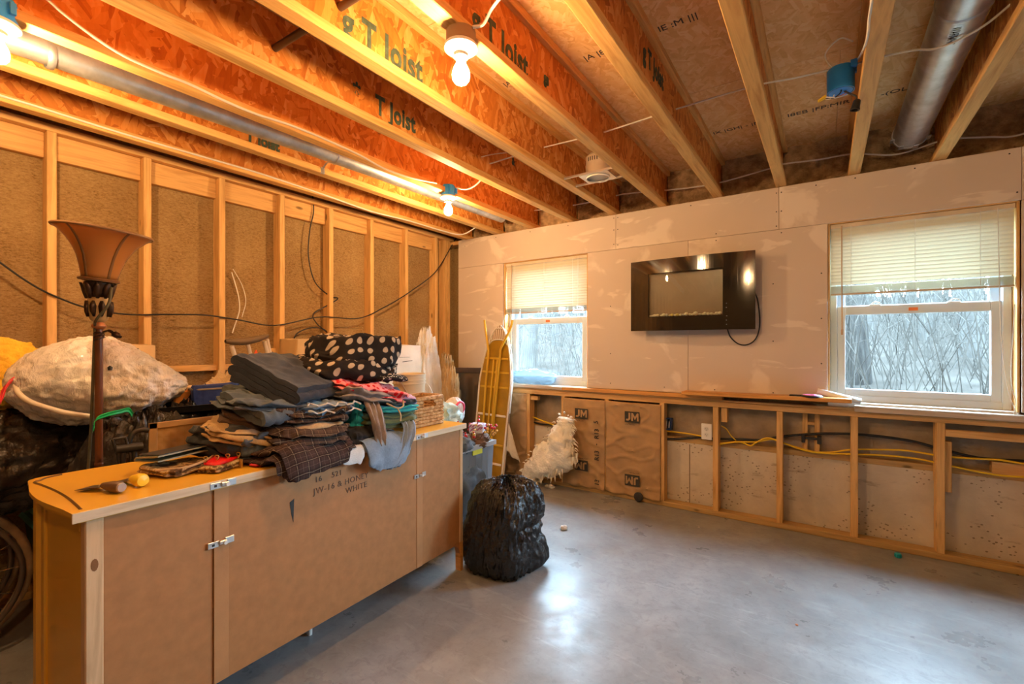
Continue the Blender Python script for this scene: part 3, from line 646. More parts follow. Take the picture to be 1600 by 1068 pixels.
# ------------------------------------------------------------------ kraft faced batts in the knee wall
def batt(x0, x1, z0, z1, y, seed, label, prints, bul=.012, top_cut=0):
    f0 = wrinkled(x0, x1, z0, z1, y, .006, 6, seed, bulge=bul)
    def f(u, v):
        p = Vector(f0(u, v)); p.y -= .014*max(0, ridge((p.x*5+seed, p.z*9, seed))-.72)*3; p.y = min(p.y, y+.010)
        if v < .12: p.y -= .02*(1-v/.12)*abs(math.sin(u*9+seed))
        return p
    o = thing('kraft_batt', ((x0+x1)/2, y, z0), label, 'insulation')
    MB().grid(f, 40, 56).build('kraft_face', mt['kraft'], o, smooth=70, solid=.0012)
    MB().box((x0+.01, y+.016, z0+.01), (x1-.01, y+.085, z1-.01), .01).build('fibre_fill', mt['fluff'], o)
    def on(x, z): return min(f0((x-x0)/(x1-x0), (z-z0)/(z1-z0))[1], y+.01)-.0125-.004
    def P(cx, cz, rot, k=.0):
        c_, s_ = math.cos(rot), math.sin(rot)
        return lambda u, v, w: (cx+u*c_-v*s_, on(min(max(cx, x0), x1), min(max(cz, z0), z1))-w-k, cz+u*s_+v*c_)
    for (kind, cx, cz, rot) in prints:
        pl = P(cx, cz, rot)
        if kind == 'logo':
            mb = MB(); mb.add([pl(u, v, 0) for u, v in ((-.062,-.045),(.062,-.045),(.062,.045),(-.062,.045))], [(0,1,2,3)]); mb.build('logo_block', mt['printk'], o)
            p2 = P(cx, cz, rot, .0012)
            J = [(-.050,-.030),(-.030,-.030),(-.014,-.018),(-.014,.034),(-.030,.034),(-.030,-.010),(-.036,-.016),(-.050,-.016)]
            Mm = [(-.006,-.030),(.007,-.030),(.007,.008),(.024,-.022),(.041,.008),(.041,-.030),(.054,-.030),(.054,.034),(.041,.034),(.024,.004),(.007,.034),(-.006,.034)]
            for pol in (J, Mm): MB().prism(pol, 0, .0006, lambda v: Vector(p2(v.x, v.y, v.z))).build('logo_letter', mt['kraft'], o)
            p4 = P(cx, cz, rot)
            text_mesh('Johns Manville', .014, lambda u, v, w: p4(u-.058, v-.066, w), mt['printk'], o, depth=.0003)
        else: text_mesh(kind, .055, pl, mt['printk'], o, bold=.001)
    return o
z_l = .685
batt(-1.945, -1.545, .035, .80, D-.004, 2.3, 'kraft faced batt with R13 print, beside the white fluff', [('logo', -1.755, .675, 0), ('logo', -1.755, .225, R(180)), ('R13', -1.595, .47, R(90)), ('5', -1.600, .60, R(90)), ('R13', -1.595, .285, R(90)), ('13', -1.595, .07, R(90)), ('-', -1.60, .415, R(90))])
batt(-1.54, -1.075, .035, .80, D-.004, 6.1, 'kraft faced batt right of the R13 one, black puck at its foot', [('logo', -1.30, .685, 0), ('logo', -1.30, .17, R(180))])
mb = None
batt(-2.71, -2.335, .035, .81, D-.002, 9.7, 'dark kraft faced batt behind the ironing board', [])

# ------------------------------------------------------------------ electric fireplace on the wall
fx0, fx1, fz0, fz1 = -1.284, -.398, 1.383, 1.930; yf = D-.105; xm = (fx0+fx1)/2; hw = (fx1-fx0)/2
o = thing('wall_fireplace', (xm, D-.05, fz0), 'black glass wall mounted electric fireplace with pebbles', 'fireplace')
MB().box((fx0+.09, D-.085, fz0+.07), (fx1-.09, D-.001, fz1-.05), .006).build('body', mt['dark'], o)
def bow(x): return yf - .034*(1-((x-xm)/hw)**2)
ga = (fx0+.145, fx1-.205, fz0+.105, fz1-.105)
def strip(x0, x1, z0, z1, t=.006):
    mb = MB(); n_ = 22
    for k, dy in ((0, 0), (1, t)):
        for zz in (z0, z1):
            for i in range(n_+1):
                x = x0+(x1-x0)*i/n_; mb.v.append(Vector((x, bow(x)+dy, zz)))
    m = n_+1
    for i in range(n_): mb.f += [(i, i+1, m+i+1, m+i), (2*m+i, 3*m+i, 3*m+i+1, 2*m+i+1), (i, 2*m+i, 2*m+i+1, i+1), (m+i, m+i+1, 3*m+i+1, 3*m+i)]
    mb.f += [(0, m, 3*m, 2*m), (n_, 2*m+n_, 3*m+n_, m+n_)]
    return mb
nb_ = NT('black_glass'); nb_.set((.012,.011,.010), .09, 0, .9); nb_.p.inputs['Coat Weight'].default_value = .6; nb_.p.inputs['Coat Roughness'].default_value = .04
nb_.bump(nb_.noise(nb_.coord((28, 1, .12)), 3.0, 2), .05, .004); mt['bglass'] = nb_.m
fr = MB()
for s_ in (strip(fx0, fx1, ga[3], fz1), strip(fx0, fx1, fz0, ga[2]), strip(fx0, ga[0], ga[2], ga[3]), strip(ga[1], fx1, ga[2], ga[3])): fr.add(s_.v, s_.f)
fr.build('glass_front', mt['bglass'], o, smooth=30)
strip(ga[0], ga[1], ga[2], ga[3], .003).build('viewing_pane', mt['glass'], o, smooth=30)
mb = MB().box((ga[0]-.002, D-.090, ga[2]-.002), (ga[1]+.002, D-.086, ga[3]+.002))
mb.build('firebox_back', M('firebox', (.30,.20,.115), .3, var=.12), o)
MB().box((ga[0]-.002, yf+.006, ga[2]-.006), (ga[1]+.002, D-.086, ga[2]+.004)).build('firebox_shelf', mt['dark'], o)
rp = random.Random(4); x = ga[0]+.012; mp_ = [M('pebble_cream', (.80,.72,.50), .5), M('pebble_yellow', (.78,.64,.22), .5), M('pebble_grey', (.6,.57,.5), .5)]
while x < ga[1]-.012:
    r_ = rp.uniform(.010, .019); h_ = r_*rp.uniform(.6, .95)
    mb = MB().lathe([(.0005, -h_), (r_*.75, -h_*.65), (r_, 0), (r_*.72, h_*.7), (.0005, h_)], (0,0,0), 10, caps=False)
    for v in mb.v: v *= 1+.15*NZ.noise(v*60+Vector((x*50, 0, 0)))
    y0 = bow(x)+.024+rp.uniform(0, .012)
    for v in mb.v: v += Vector((x, y0, ga[2]+.004+h_*.9))
    mb.build('pebble', mp_[rp.choice([0,0,0,1,2])], o, smooth=80); x += r_*rp.uniform(1.3, 1.9)
for i in range(6): MB().box((ga[1]+.02+rp.uniform(0,.01), bow(ga[1]+.03)-.001, ga[2]-.07+.03*i), (ga[1]+.026+rp.uniform(0,.004), bow(ga[1]+.03)+.002, ga[2]-.066+.03*i)).build('control_mark', M('grey_mark', (.3,.3,.3), .5), o)
MB().tube(spline([at(1180, 458, Y=D-.06), at(1184, 470, Y=D-.05), at(1187, 495, Y=D-.03), at(1186, 515, Y=D-.02), at(1180, 530, Y=D-.018), at(1168, 538, Y=D-.016), at(1154, 537, Y=D-.018), at(1142, 527, Y=D-.03), at(1137, 515, Y=D-.05), (at(1136, 508, Y=D-.05))], 6), .0045, 8).build('power_cord', mt['cableb'], o, smooth=60)

# ------------------------------------------------------------------ things on the ledge
a = at(1277, 606, Y=D-.02); b = at(1345, 624, Y=D-.03); a.z = .968; b.z = .915
dv = (b-a).normalized()
o = thing('paper_roll', (a+b)/2-Vector((0,0,.02)), 'white rolled paper tube propped on the ledge by the larger window', 'paper roll')
MB().tube([a, b], .0185, 20, caps=False).build('roll', M('white_paper', (.78,.77,.75), .6), o, smooth=50, solid=.002)
MB().tube([a+dv*.002, a+dv*.01], .0165, 16).build('core', M('brown_card', (.20,.11,.06), .8), o, smooth=50)
c = Vector((-.07, D-.082, .932))
o = thing('hair_brush', c, 'pink round brush with black handle lying on the ledge board', 'brush')
MB().lathe([(.0, .0), (.058, .0), (.062, .006), (.058, .012), (.03, .014), (0, .014)], c, 28, caps=False).build('brush_back', mt['dark'], o, smooth=40)
mb = MB()
for i in range(7): mb.lathe([(.012+.006*i, .013), (.015+.006*i, .020-.0006*i), (.018+.006*i, .013)], c, 28, caps=False)
mb.lathe([(.0, .018), (.012, .018)], c, 28, caps=False).build('pink_pad', M('pink_plastic', (.85,.30,.62), .45), o, smooth=60)
MB().box((c.x-.13, c.y-.012, c.z), (c.x-.05, c.y+.012, c.z+.012), .005).build('handle', mt['dark'], o)
c = at(1556, 640, Z=.892); mb = MB()
mb.box((-.055, -.04, 0), (.055, .04, .002), 0, Matrix.Translation((c.x, c.y, .891)) @ Matrix.Rotation(R(25), 4, 'Z') @ Matrix.Rotation(R(3), 4, 'Y'))
mb.build('white_card', M('white_card', (.82,.83,.84), .4), label='white card lying on the sill at the right end of the larger window', cat='card')
c = at(1372, 633, Z=.889)
MB().lathe([(0,0),(.012,0),(.014,.003),(0,.006)], (c.x, c.y, .889), 12, caps=False).tube([(c.x, c.y, .892), (c.x+.03, c.y+.004, .892)], .004, 6).build('door_hook', mt['dark'], label='tiny dark metal hook lying on the pale sill', cat='hook', smooth=50)
# crumpled clear wrap on the sill of window 1
mt['wrap'] = mat_thin('clear_wrap', (.20,.27,.31), (.22,.30,.35), .4, .30, .12)
mb = MB()
def fw(u, v):
    th = 2*math.pi*u; x = -2.55+.50*v; r_ = (.07*math.sin(math.pi*min(1, max(0, .04+v*.92)))**.35)*(1+.35*fbm((x*9, math.cos(th)*2, math.sin(th)*2), 4))
    zz = .903+.062+r_*math.sin(th); return (x, D+.035+min(.045, r_*.62*math.cos(th)), max(.904, zz))
mb.grid(fw, 40, 44, wrapu=True).build('plastic_wrap', mt['wrap'], smooth=35, label='crumpled clear plastic wrap on the sill of the window beside the ironing board', cat='wrap')

# ------------------------------------------------------------------ buffet with its back to the room
mt['yellow'] = M('yellow_paint', (.72,.39,.035), .38, var=.06, vs=3, coat=.3)
mt['hardboard'] = M('hardboard_back', (.40,.175,.058), .62, var=.10, vs=26, bump=.12, bs=160, bd=.001)
mt['stencil'] = M('faded_stencil', (.15,.085,.05), .8, var=.4, vs=40)
mt['rawpost'] = wood('raw_post', 2, (.55,.33,.16), (.68,.44,.24))
mt['rawedge'] = wood('raw_edge', 1, (.60,.44,.27), (.72,.56,.38), knots=False)
BA = Vector((-1.655, .378, 0)); BE = Vector((-.0276, .9996, 0)).normalized(); BN = Vector((-BE.y, BE.x, 0))
DT = Matrix(((BE.x, BN.x, 0, BA.x), (BE.y, BN.y, 0, BA.y), (0, 0, 1, 0), (0, 0, 0, 1)))   # (s along, t into the room's far side, z)
ZD = .83; BL = 1.625; BD = .47
dr = thing('buffet_cabinet', BA+BE*BL/2+BN*BD/2, 'long yellow painted buffet with a brown hardboard back, clothes piled on top', 'cabinet')
def dbox(name, a, b, m, bev=.003, par=dr, **kw): return MB().box(a, b, bev, DT).build(name, m, par, **kw)
# top with rounded ends, two tiers
def top_outline(ov):
    pts = [(-.03-ov, -.012)]
    for i in range(1, 8): t = i/8; pts.append((-.030-ov-.016*math.sin(math.pi*t)**2 + (.0 if t < .8 else (t-.8)*.08), -.012+t*(BD+.02)))
    for i in range(8): a = i/7*math.pi/2; pts.append((.03-ov-(.045)*math.cos(a), BD+.015+(.045+ov)*math.sin(a)))
    n_ = 14
    for i in range(1, n_): t = i/n_; pts.append((.03+(BL-.06)*t, BD+.06+ov-.02*math.sin(math.pi*2*t)**2))
    for i in range(8): a = i/7*math.pi/2; pts.append((BL-.03+ov+(.045)*math.sin(a), BD+.015+(.045+ov)*math.cos(a)))
    pts += [(BL+.012+ov, BD*.5), (BL+.012+ov, -.012)]
    return pts
tfm = lambda v: DT @ v
tp = MB().prism(top_outline(.0), ZD-.012, ZD, tfm).build('top', mt['yellow'], dr)
MB().prism(top_outline(-.014), ZD-.030, ZD-.012, tfm).build('top_moulding', mt['yellow'], tp)
gl = [(-.006+.012*math.sin(i/9*math.pi), .01+i/9*(BD-.02)) for i in range(10)] + [(.01, BD), (.03, BD+.025), (.07, BD+.035)]
MB().tube(spline([DT @ Vector((a, b, ZD+.0005)) for a, b in gl], 3), .004, 4).build('painted_groove', M('dark_glaze', (.12,.06,.015), .5), tp, label='dark brown painted line')
dbox('top_back_edge', (-.03, -.016, ZD-.028), (BL+.012, -.011, ZD-.001), mt['rawedge'], .001)
# carcass
dbox('back_post', (0, 0, .0), (.04, .035, ZD-.03), mt['rawpost']); 
dbox('back_post', (BL-.028, 0, .16), (BL, .035, ZD-.03), mt['rawpost'])
o = MB(); prof = [(BL-.028, .165), (BL, .165), (BL, 0), (BL-.022, 0)]
MB().prism([(a, b) for a, b in prof], 0, .035, lambda v: DT @ Vector((v.x, v.z, v.y))).build('leg', mt['ledge'], dr)
MB().prism([(BL-.028, .16), (BL-.028, .10), (BL-.04, .135), (BL-.075, .16)], .002, .03, lambda v: DT @ Vector((v.x, v.z, v.y))).build('corner_bracket', mt['hardboard'], dr)
dbox('side_panel', (.006, .03, .06), (.02, BD-.03, ZD-.03), mt['yellow'])
dbox('side_panel', (BL-.02, .03, .16), (BL-.006, BD-.03, ZD-.03), mt['yellow'])
dbox('side_rail', (-.002, .04, ZD-.07), (.008, BD-.04, ZD-.03), mt['yellow']); dbox('side_rail', (-.006, .03, .06), (.008, BD-.02, .16), mt['yellow'], .008)
dbox('side_stile', (-.002, BD-.10, .0), (.010, BD-.065, ZD-.03), mt['yellow'])
dbox('front_post', (-.008, BD-.05, 0), (.045, BD, ZD-.03), mt['yellow'], .01); dbox('front_post', (BL-.045, BD-.05, 0), (BL+.008, BD, ZD-.03), mt['yellow'], .01)
MB().prism([(-.008, .0), (-.06, .0), (-.055, .05), (-.03, .085), (-.008, .13)], BD-.06, BD, lambda v: DT @ Vector((v.x, v.z, v.y))).build('bracket_foot', mt['yellow'], dr)
dbox('bottom', (.02, .012, .16), (BL-.02, BD-.02, .178), mt['hardboard'])
dbox('front', (.045, BD-.03, .16), (BL-.045, BD-.012, ZD-.03), mt['yellow'])
for i in range(4):
    a = .06+i*.38; q = dbox('door', (a, BD-.012, .18), (a+.365, BD+.006, ZD-.05), mt['yellow'], .004)
    MB().lathe([(0,.0),(.006,.0),(.006,.012),(.014,.018),(.012,.026),(0,.028)], DT @ Vector((a+.18, BD+.006, .5)), 12, Matrix.Rotation(R(-90), 4, 'Y').inverted(), caps=False).build('knob', mt['steel'], q, smooth=50)
MB().lathe([(0,0), (.011,0), (.016,.09), (.02,.16), (0,.16)], DT @ Vector((.80, .20, 0)), 16, caps=False).build('leg', mt['white'], dr, smooth=50, label='short white centre leg')
# back: three hardboard panels and two cover strips
sA, sB = .322, 1.268
dbox('back_panel', (.040, .004, .155), (sA-.001, .010, ZD-.031), mt['hardboard'], .001)
dbox('back_panel', (sA+.001, .001, .155), (sB-.001, .007, ZD-.031), mt['hardboard'], .001)
dbox('back_panel', (sB+.001, .004, .155), (BL-.028, .010, ZD-.031), mt['hardboard'], .001)
dbox('cover_strip', (sA-.001, -.0015, .156), (sA+.045, .0035, ZD-.032), M('hardboard_strip', (.45,.21,.078), .6, bump=.1, bs=160), .0008)
dbox('cover_strip', (sB-.012, -.0015, .156), (sB+.03, .0035, ZD-.032), M('hardboard_strip_b', (.45,.21,.078), .6, bump=.1, bs=160), .0008)
for (s_, z) in ((sA+.022, ZD-.016), (sA+.022, .617), (sB+.01, ZD-.016), (sB+.01, .617)):
    c_ = dbox('clip', (s_-.042, -.004 if z < .8 else -.018, z-.010), (s_-.008, -.0015 if z < .8 else -.0155, z+.010), mt['steel'], .001)
    y_ = -.004 if z < .8 else -.018
    dbox('clip_arm', (s_-.010, y_-.008, z-.004), (s_+.014, y_, z+.008), mt['steel'], .002, c_)
    dbox('clip_plate', (s_+.010, y_-.003, z-.008), (s_+.038, y_+.001, z+.014), mt['steel'], .001, c_)
    MB().lathe([(0,.0),(.0065,.0),(.0065,.012),(0,.012)], DT @ Vector((s_+.008, y_-.012, z)), 10, DT.to_3x3().to_4x4() @ Matrix.Rotation(R(-90), 4, 'X'), caps=False).build('clip_roller', mt['white'], c_, smooth=40)
    dbox('clip_screw', (s_-.030, y_-.0015, z-.004), (s_-.022, y_, z+.004), mt['dark'], .0005, c_)
dpl = lambda s0, z0, rot=0: (lambda u, v, w: DT @ Vector((s0+u*math.cos(rot)-v*math.sin(rot), .0005-w, z0+u*math.sin(rot)+v*math.cos(rot))))
text_mesh('JW-16 & HONEY', .034, dpl(.685, .682, R(1)), mt['stencil'], dr, spacing=1.12)
text_mesh('WHITE', .034, dpl(.835, .645, R(1)), mt['stencil'], dr, spacing=1.1)
text_mesh('16    521', .032, dpl(.69, .728, R(1)), mt['stencil'], dr, spacing=1.1)
MB().prism([(.60, .60), (.603, .69), (.585, .68), (.592, .63)], 0, .0005, lambda v: DT @ Vector((v.x, .0005-v.z, v.y))).build('ink_mark', mt['printk'], dr)
MB().prism([(.020+.008*math.cos(i/12*6.283), .672+.017*math.sin(i/12*6.283)) for i in range(12)], 0, .0008, lambda v: DT @ Vector((v.x, -v.z, v.y))).build('knot', M('wood_knot', (.25,.10,.03), .6), dr)

# ------------------------------------------------------------------ cloth helpers
def drop(p, k=1.0):
    """lay a point over the camera-side edge of the buffet top"""
    q = p-BA; t = q.dot(BN); e = -.022
    if t < e:
        o_ = e-t; s_ = q.dot(BE); arc = .03
        a = min(o_/arc, math.pi/2)
        h = max(0, p.z-ZD)
        out = e-(arc+h)*math.sin(a)*.55; dz = arc*(1-math.cos(a))+max(0, o_-arc*math.pi/2)*k
        zz = ZD+h*math.cos(a)*.9-dz
        base = BA+BE*s_+BN*out; return Vector((base.x, base.y, zz))
    return p
def dp(s_, t, z): return DT @ Vector((s_, t, z))
def slab(name, mat, s_, t, z0, ls, lt, h, rz=0, tilt=(0,0), layers=3, amp=.012, seed=1, fold=.10, nu=112, nv=22, label=None, cat='clothes', group='garments heaped on the buffet', hang=True, sq=.42, parent=None, world=None, solid=0):
    """a folded soft garment: rounded slab whose sides show stacked folds, laid over the edge where it overhangs"""
    m = Matrix.Translation((0,0,0)) @ Matrix.Rotation(R(rz), 4, 'Z') @ Matrix.Rotation(R(tilt[0]), 4, 'X') @ Matrix.Rotation(R(tilt[1]), 4, 'Y')
    base = Vector(world) if world else dp(s_, t, 0); rot = (DT.to_3x3().to_4x4() if not world else Matrix()) @ m
    mb = MB(); rings = []
    def P(th, v, k):
        c, s2 = math.cos(th), math.sin(th)
        x = math.copysign(abs(c)**sq, c)*ls/2; y = math.copysign(abs(s2)**sq, s2)*lt/2
        w = math.sin(math.pi*min(max(v,0),1))**.3
        lay = math.floor(min(v, .999)*layers)
        f = 1-fold*(1-abs(math.sin(math.pi*layers*v)))*.8 - .10*(1-w)
        f *= 1+.09*NZ.noise(Vector((c*2.2+seed, s2*2.2, lay*3.7+seed)))+.03*NZ.noise(Vector((c*7+seed, s2*7, lay*5.1)))
        p = Vector((x*f*k, y*f*k, (v-.5)*h*(.9+.1*k)))
        # layers sag unevenly along the edge
        if 0 < v < 1: p.z += .35*h/layers*NZ.noise(Vector((x*9+seed, y*9, 2.0)))
        q = p*8+Vector((seed*7.3, seed*1.7, 0)); nz_ = fbm(q, 3)
        cr = crease(Vector((p.x*5+seed, p.y*9, p.z*8)))+.55*crease(Vector((p.x*15, p.y*11+seed, p.z*14)))
        p += Vector((NZ.noise(q+Vector((5,0,0))), NZ.noise(q+Vector((0,9,0))), 1.1*nz_))*amp
        out = Vector((c, s2, 0))*(1 if v < 1 else 1-(1-k)*2 if k > .5 else 0)+Vector((0, 0, 1.0 if v > .55 else .2))
        p += out*amp*.75*(cr-.35)
        p = rot @ p; w_ = Vector((base.x+p.x, base.y+p.y, z0+h/2+p.z))
        return drop(w_) if hang else w_
    seq = [(0, .25), (0, .7), (0, .93)] + [(i/(nv-1), 1) for i in range(nv)] + [(1, 1-.075*i) for i in range(1, 13)]
    for (v, k) in seq: rings.append([P(2*math.pi*i/nu, v, k) for i in range(nu)])
    b = 0
    for r_ in rings: mb.v += r_
    for j in range(len(rings)-1):
        for i in range(nu): mb.f.append((j*nu+i, j*nu+(i+1) % nu, (j+1)*nu+(i+1) % nu, (j+1)*nu+i))
    mb.f.append(tuple(range(nu))[::-1]); mb.f.append(tuple((len(rings)-1)*nu+i for i in range(nu)))
    return mb.build(name, mat, parent, smooth=75, label=label, cat=None if parent else cat, group=None if parent else group)
def folded(name, mat, c, A, B, layers, t, rot, seed, amp=.006, label=None, cat='clothes', group='garments heaped on the buffet', parent=None, hang=False, spread=.0):
    """a garment folded back and forth: the ends show the turns of the cloth"""
    path = []
    for i in range(layers):
        z = i*t; a0, a1 = (-A, A) if i % 2 == 0 else (A, -A)
        a0 *= 1-spread*i; a1 *= 1-spread*i
        for k in range(25): path.append(Vector((a0+(a1-a0)*k/24, z)))
        if i < layers-1:
            sg = 1 if a1 > 0 else -1
            for k in range(1, 6): th = -math.pi/2+math.pi*k/6; path.append(Vector((a1+sg*t/2*math.cos(th)*1.1, z+t/2+t/2*math.sin(th))))
    n_ = len(path); side = []
    for sg in (1, -1):
        row_ = []
        for i, p in enumerate(path):
            d = (path[min(i+1, n_-1)]-path[max(i-1, 0)]).normalized(); nn_ = Vector((-d.y, d.x)); row_.append(p+nn_*sg*t*.46)
        side.append(row_)
    ring = side[0]+side[1][::-1]; nr = len(ring); nb_ = 34; mb = MB()
    for j in range(nb_):
        b = -B+2*B*j/(nb_-1)
        for i, p in enumerate(ring):
            q = Vector((p.x, b*(1+.03*NZ.noise(Vector((p.y*30, seed, p.x*3)))), p.y-layers*t/2))
            nzv = Vector((q.x*6+seed, q.y*6, q.z*9)); q += Vector((NZ.noise(nzv), NZ.noise(nzv+Vector((7,7,7))), 1.5*NZ.noise(Vector((q.x*5+seed, q.y*5, seed)))+.8*fbm((q.x*14, q.y*14+seed, q.z*6), 2)+1.1*crease((q.x*6+seed, q.y*10, seed))+.6*crease((q.x*17, q.y*12+seed, seed))))*amp
            w_ = Vector(c)+rot @ q; mb.v.append(drop(w_) if hang else w_)
    for j in range(nb_-1):
        for i in range(nr): mb.f.append((j*nr+i, j*nr+(i+1) % nr, (j+1)*nr+(i+1) % nr, (j+1)*nr+i))
    for i in range(n_-1):
        a, b_ = i, nr-1-i
        mb.f.append((a, a+1, b_-1, b_)); o2 = (nb_-1)*nr; mb.f.append((o2+a, o2+b_, o2+b_-1, o2+a+1))
    return mb.build(name, mat, parent, smooth=65, label=label, cat=None if parent else cat, group=None if parent else group)
def ribbon(pts, w, name, mat, amp=.01, seed=1, label=None, cat='clothes', group=None, parent=None, thick=.006, nv=12, taper=None, side=None):
    """a strip of cloth following a path; w across"""
    P = spline(pts, 6); n_ = len(P); mb = MB()
    for i, p in enumerate(P):
        sd = Vector(side) if side else BE
        ww = w*(1 if taper is None else taper(i/(n_-1)))
        d = (P[min(i+1, n_-1)]-P[max(i-1, 0)]).normalized(); nn_ = d.cross(sd).normalized()
        for j in range(nv):
            v = j/(nv-1)-.5; mb.v.append(p+sd*v*ww+nn_*(amp*math.sin(v*19+seed+i*.08)*min(1, i/n_*2+.3)+amp*fbm((v*4+seed, i*.12, seed), 3)))
    for i in range(n_-1):
        for j in range(nv-1): mb.f.append((i*nv+j, i*nv+j+1, (i+1)*nv+j+1, (i+1)*nv+j))
    return mb.build(name, mat, parent, smooth=70, label=label, cat=None if parent else cat, group=None if parent else group, solid=thick)
def fabric(name, col, var=.16, bs=260, rough=.9, col2=None, vs=10):
    n = NT(name); v = n.coord(); c = n.ramp(n.noise(v, vs, 6, .6), [(.32, sc3(col, 1-var)), (.68, col2 or sc3(col, 1+var))])
    wv = n.noise(v, bs, 2); c = n.mix(.22, c, n.ramp(wv, [(.35, sc3(col, .6)), (.65, sc3(col, 1.4))])); n.set(c, rough, 0, .15)
    n.p.inputs['Sheen Weight'].default_value = .15
    n.bump(n.noise(v, 45, 5, .65), .35, .006); return n.m
def plaid(name, base, l1, l2, sc_=.72, rot=(.12,0,.12)):
    n = NT(name); v = n.coord((1,1,1), rot); sx = n.n('ShaderNodeSeparateXYZ'); n.l(v, sx.inputs[0])
    col = n.ramp(n.noise(v, 14, 4), [(.3, sc3(base, .8)), (.7, sc3(base, 1.2))])
    def line(o_, per, w, ph): return n.math('LESS_THAN', n.math('FRACT', n.math('ADD', n.math('MULTIPLY', o_, 1/per), ph)), w)
    for o_ in (sx.outputs[1], n.math('SUBTRACT', sx.outputs[2], n.math('MULTIPLY', sx.outputs[0], .9))):
        col = n.mix(n.math('MULTIPLY', line(o_, .075*sc_, .30, .1), .55), col, sc3(base, .45))
        col = n.mix(n.math('MULTIPLY', line(o_, .075*sc_, .045, .0), .5), col, l1)
        col = n.mix(n.math('MULTIPLY', line(o_, .075*sc_, .035, .52), .6), col, l2)
    n.set(col, .92, 0, .12); n.bump(n.noise(v, 60, 4), .3, .004); return n.m
def dotted(name, base, dots, sc_, thr, rnd=.25, base2=None):
    n = NT(name); v = n.coord(); sx = n.n('ShaderNodeSeparateXYZ'); n.l(v, sx.inputs[0]); cb = n.n('ShaderNodeCombineXYZ')
    n.l(n.math('ADD', sx.outputs[1], n.math('MULTIPLY', sx.outputs[0], .15)), cb.inputs[0]); n.l(n.math('SUBTRACT', n.math('MULTIPLY', sx.outputs[2], 1.1), sx.outputs[0]), cb.inputs[1])
    vo = n.n('ShaderNodeTexVoronoi', voronoi_dimensions='2D'); n.l(cb.outputs[0], vo.inputs['Vector']); vo.inputs['Scale'].default_value = sc_; vo.inputs['Randomness'].default_value = rnd
    k = n.ramp(vo.outputs['Distance'], [(thr, (1,1,1)), (thr+.04, (0,0,0))])
    n.set(n.mix(k, n.ramp(n.noise(v, 12, 4), [(.3, sc3(base, .8)), (.7, sc3(base, 1.2))]), dots), .9, 0, .15); n.bump(n.noise(v, 40, 4), .3, .005); return n.m
F = {}
F['navy'] = fabric('dark_denim', (.040,.045,.062), .25); F['blue'] = fabric('light_denim', (.10,.20,.32), .3); F['greyd'] = fabric('grey_denim', (.085,.105,.13), .35)
F['fade'] = fabric('faded_denim', (.20,.26,.34), .3); F['khaki'] = fabric('khaki_cotton', (.42,.27,.12), .2); F['brown'] = fabric('brown_cotton', (.10,.055,.032), .25)
F['tan'] = fabric('tan_lining', (.50,.36,.20), .2); F['plaid1'] = plaid('brown_plaid', (.075,.048,.038), (.45,.36,.26), (.20,.13,.09)); F['plaid2'] = plaid('dark_brown_plaid', (.055,.032,.028), (.36,.28,.2), (.15,.1,.08), .64, (-.08,0,-.10))
F['char'] = fabric('charcoal_cotton', (.045,.048,.052), .3); F['sage'] = fabric('grey_green_denim', (.13,.14,.13), .3); F['white'] = fabric('white_cotton', (.62,.62,.62), .1)
F['olive'] = fabric('olive_cotton', (.11,.125,.05), .2); F['teal'] = fabric('teal_jersey', (.02,.36,.42), .25); F['mauve'] = fabric('mauve_cotton', (.26,.19,.17), .3, col2=(.40,.33,.28)); F['lav'] = fabric('lavender_cotton', (.50,.32,.50), .15)
F['black'] = fabric('black_cotton', (.018,.018,.021), .3); F['polka'] = dotted('polka_fleece', (.022,.017,.016), (.50,.40,.29), 17.5, .25, .5)
F['pink'] = dotted('pink_strawberry_print', (.86,.26,.26), (.62,.015,.02), 26, .27, .7); F['printblk'] = dotted('black_small_print', (.02,.02,.022), (.5,.48,.45), 55, .2, 1)

# ---- heap nearest the floor lamp (bottom to top)
slab('plaid_shorts', F['plaid2'], .665, .13, ZD+.002, .38, .43, .062, 5, (0,0), 2, .020, 1, fold=.2, label='dark brown plaid shorts hanging over the buffet edge at the bottom of the heap')
slab('white_shirt', F['white'], .84, .04, ZD+.001, .12, .27, .016, 0, (0,0), 1, .004, 2, label='white cloth corner peeping out under the dark plaid shorts')
slab('plaid_shorts', F['plaid1'], .705, .175, ZD+.055, .34, .40, .06, -6, (0,2), 2, .017, 3, fold=.2, label='brown plaid shorts with tan lining in the middle of the heap')
slab('tan_shorts', F['tan'], .735, .185, ZD+.106, .27, .38, .018, -9, (0,-3), 1, .009, 4, label='tan cloth edge between the plaid shorts')
slab('khaki_shorts', F['khaki'], .555, .185, ZD+.060, .34, .22, .060, -40, (4,17), 3, .018, 5, fold=.2, label='khaki shorts with ruffled waistband under the brown shorts')
slab('brown_shorts', F['brown'], .615, .19, ZD+.098, .34, .20, .060, -40, (4,17), 2, .015, 6, fold=.15, label='plain dark brown shorts sloping down the heap')
slab('plaid_shorts', F['plaid1'], .745, .19, ZD+.122, .32, .38, .055, -10, (0,4), 2, .018, 7, fold=.2, label='upper brown plaid shorts directly under the grey jeans')
slab('grey_jeans', F['greyd'], .665, .225, ZD+.165, .42, .36, .045, -8, (0,9), 2, .018, 8, fold=.2, label='frayed grey denim shorts spread under the folded jeans')
slab('frayed_hem', F['fade'], .79, .115, ZD+.172, .28, .20, .030, 2, (5,3), 2, .014, 18, fold=.25, label='frayed pale denim hem at the front of the heap')
